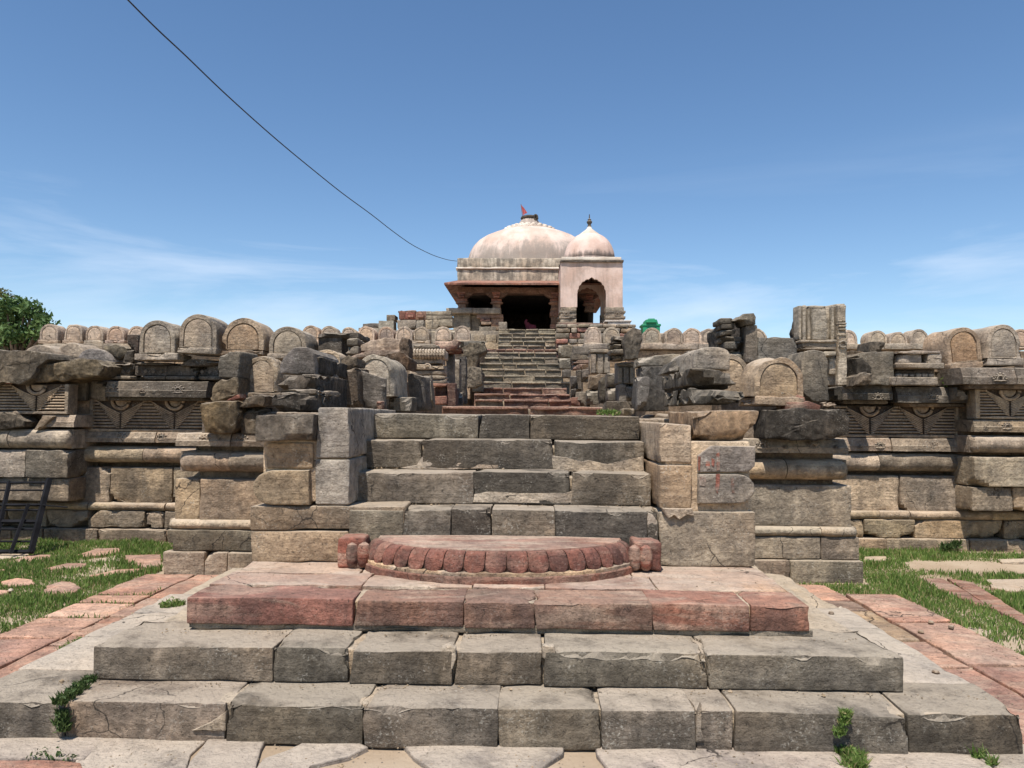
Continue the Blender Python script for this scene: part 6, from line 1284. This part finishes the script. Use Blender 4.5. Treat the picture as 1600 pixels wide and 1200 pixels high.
weed('grass tuft spreading on the paving below the cracked right step', [(1305, 1168, 14), (1320, 1176, 16), (1338, 1186, 15), (1330, 1198, 14), (1345, 1200, 8)], on(0.01), 110, .012, 4, GR, h=.06)
weed('thin grass sprig at the lower right corner of the steps', [(1518, 1168, 6), (1530, 1185, 9), (1550, 1195, 8)], on(0.01), 30, .01, 5, GR, h=.07)
weed('small grass tuft on the border stone left of the red step', [(268, 946, 14), (280, 944, 10), (258, 948, 8)], on(zA), 60, .012, 6, GR, h=.05)
weed('grass patch along the left border stones', [(130, 1005, 14), (115, 1012, 14), (100, 1018, 8), (150, 998, 10)], on(0.02), 90, .012, 7, GR, h=.05)
weed('tiny weed at the left end of the moonstone', [(575, 884, 6), (580, 886, 4)], on(zC), 40, .008, 8, GR, h=.02)
weed('grass on the top step at the right foot of the passage', [(950, 646, 6), (962, 647, 7), (938, 647, 5)], fa(7.2), 40, .02, 9, GR, h=.06)
weed('low moss clump in the paving at the lower left', [(90, 1188, 22), (60, 1187, 18), (110, 1190, 10)], on(0.0), 60, .010, 10, h=.02)
weed('tiny sprout in the paving joint below the left step', [(325, 1154, 6), (332, 1153, 5)], on(0.01), 25, .010, 12, h=.02)
o = weed('leafy green sprig in the dark gap of the right wall', [(1492, 588, 9), (1485, 594, 8), (1494, 598, 7), (1480, 600, 5)], fa(9.3), 55, .03, 11, GR, 'sprig', .02)
weed('dry weeds along the foot of the right far wall', [(1485, 856, 10), (1495, 852, 6), (1475, 858, 8)], fa(9.2), 40, .03, 13, GD, h=.1)
# scattered pebbles
rr = random.Random(12)
for i, (px, py, z) in enumerate(((1313, 953, .03), (1299, 961, .2), (1461, 1054, .2), (1455, 975, .03), (1486, 983, .03), (1439, 990, .03), (17, 924, .03))):
    p = gnd(px, py, z-.01); V, Fc = lathe([(.004, 0), (.018, .004), (.022, .012), (.014, .022), (.003, .026)], 8, p); V = V+np.stack([fbm(V, 40, 2, i+s) for s in range(3)], 1)*.005
    tag(mesh_obj('pebble', V, Fc, STONE, None, (0.5, 0.45, 0.37) if i in (0, 6) else (0.2, 0.16, 0.12), .2), ('white pebble on the red walk right of the steps', 'dark pebble on the right border stones below the red step', 'dark pebble on the right border near the red slab', 'dark speck of stone on the right red walk', 'second dark speck of stone on the right red walk', 'nearest dark speck of stone on the right red walk', 'pale pebble in the grass at the left edge')[i], 'pebble')

# grit and stone chips lying about the court (far too many to count)
def grit(label, spots, seed):
    r = random.Random(seed); parts = []
    for (x0, x1, y0, y1, z, n) in spots:
        for _ in range(n):
            x, y, q = r.uniform(x0, x1), r.uniform(y0, y1), r.uniform(.0018, .0055)*(2.2 if r.random() < .05 else 1)
            V, Fc = lathe([(q*.4, -q*.3), (q, 0), (q*.8, q*.5), (q*.2, q*.8)], 5, (x, y, z)); V = V+np.array([[r.uniform(-q, q)*.35 for _ in range(3)] for _ in V]); parts.append((V, Fc))
    V, Fc = merge(parts); o = mesh_obj('grit', V, Fc, STONE, None, (0.36, 0.29, 0.2), .3, smooth=False); tag(o, label, 'grit', kind='stuff')
grit('stone chips and grit scattered over the court and steps', [(-2.6, 2.6, 3.1, 3.68, .012, 420), (-2.6, 2.3, 3.9, 3.97, zA, 160), (-2.1, 1.9, 4.22, 4.3, zB, 160), (-1.9, 1.5, 4.7, 5.3, zC, 90), (-3.7, -2.9, 4, 7.2, .022, 160), (2.4, 3.3, 4, 7.2, .022, 200), (-1.2, .85, 5.55, 5.61, DZ[0], 90), (-1.2, .85, 5.83, 5.89, DZ[1], 90), (3.4, 6.5, 7.6, 9, .0, 300), (-7, -3.8, 6, 9, .0, 250)], 4)
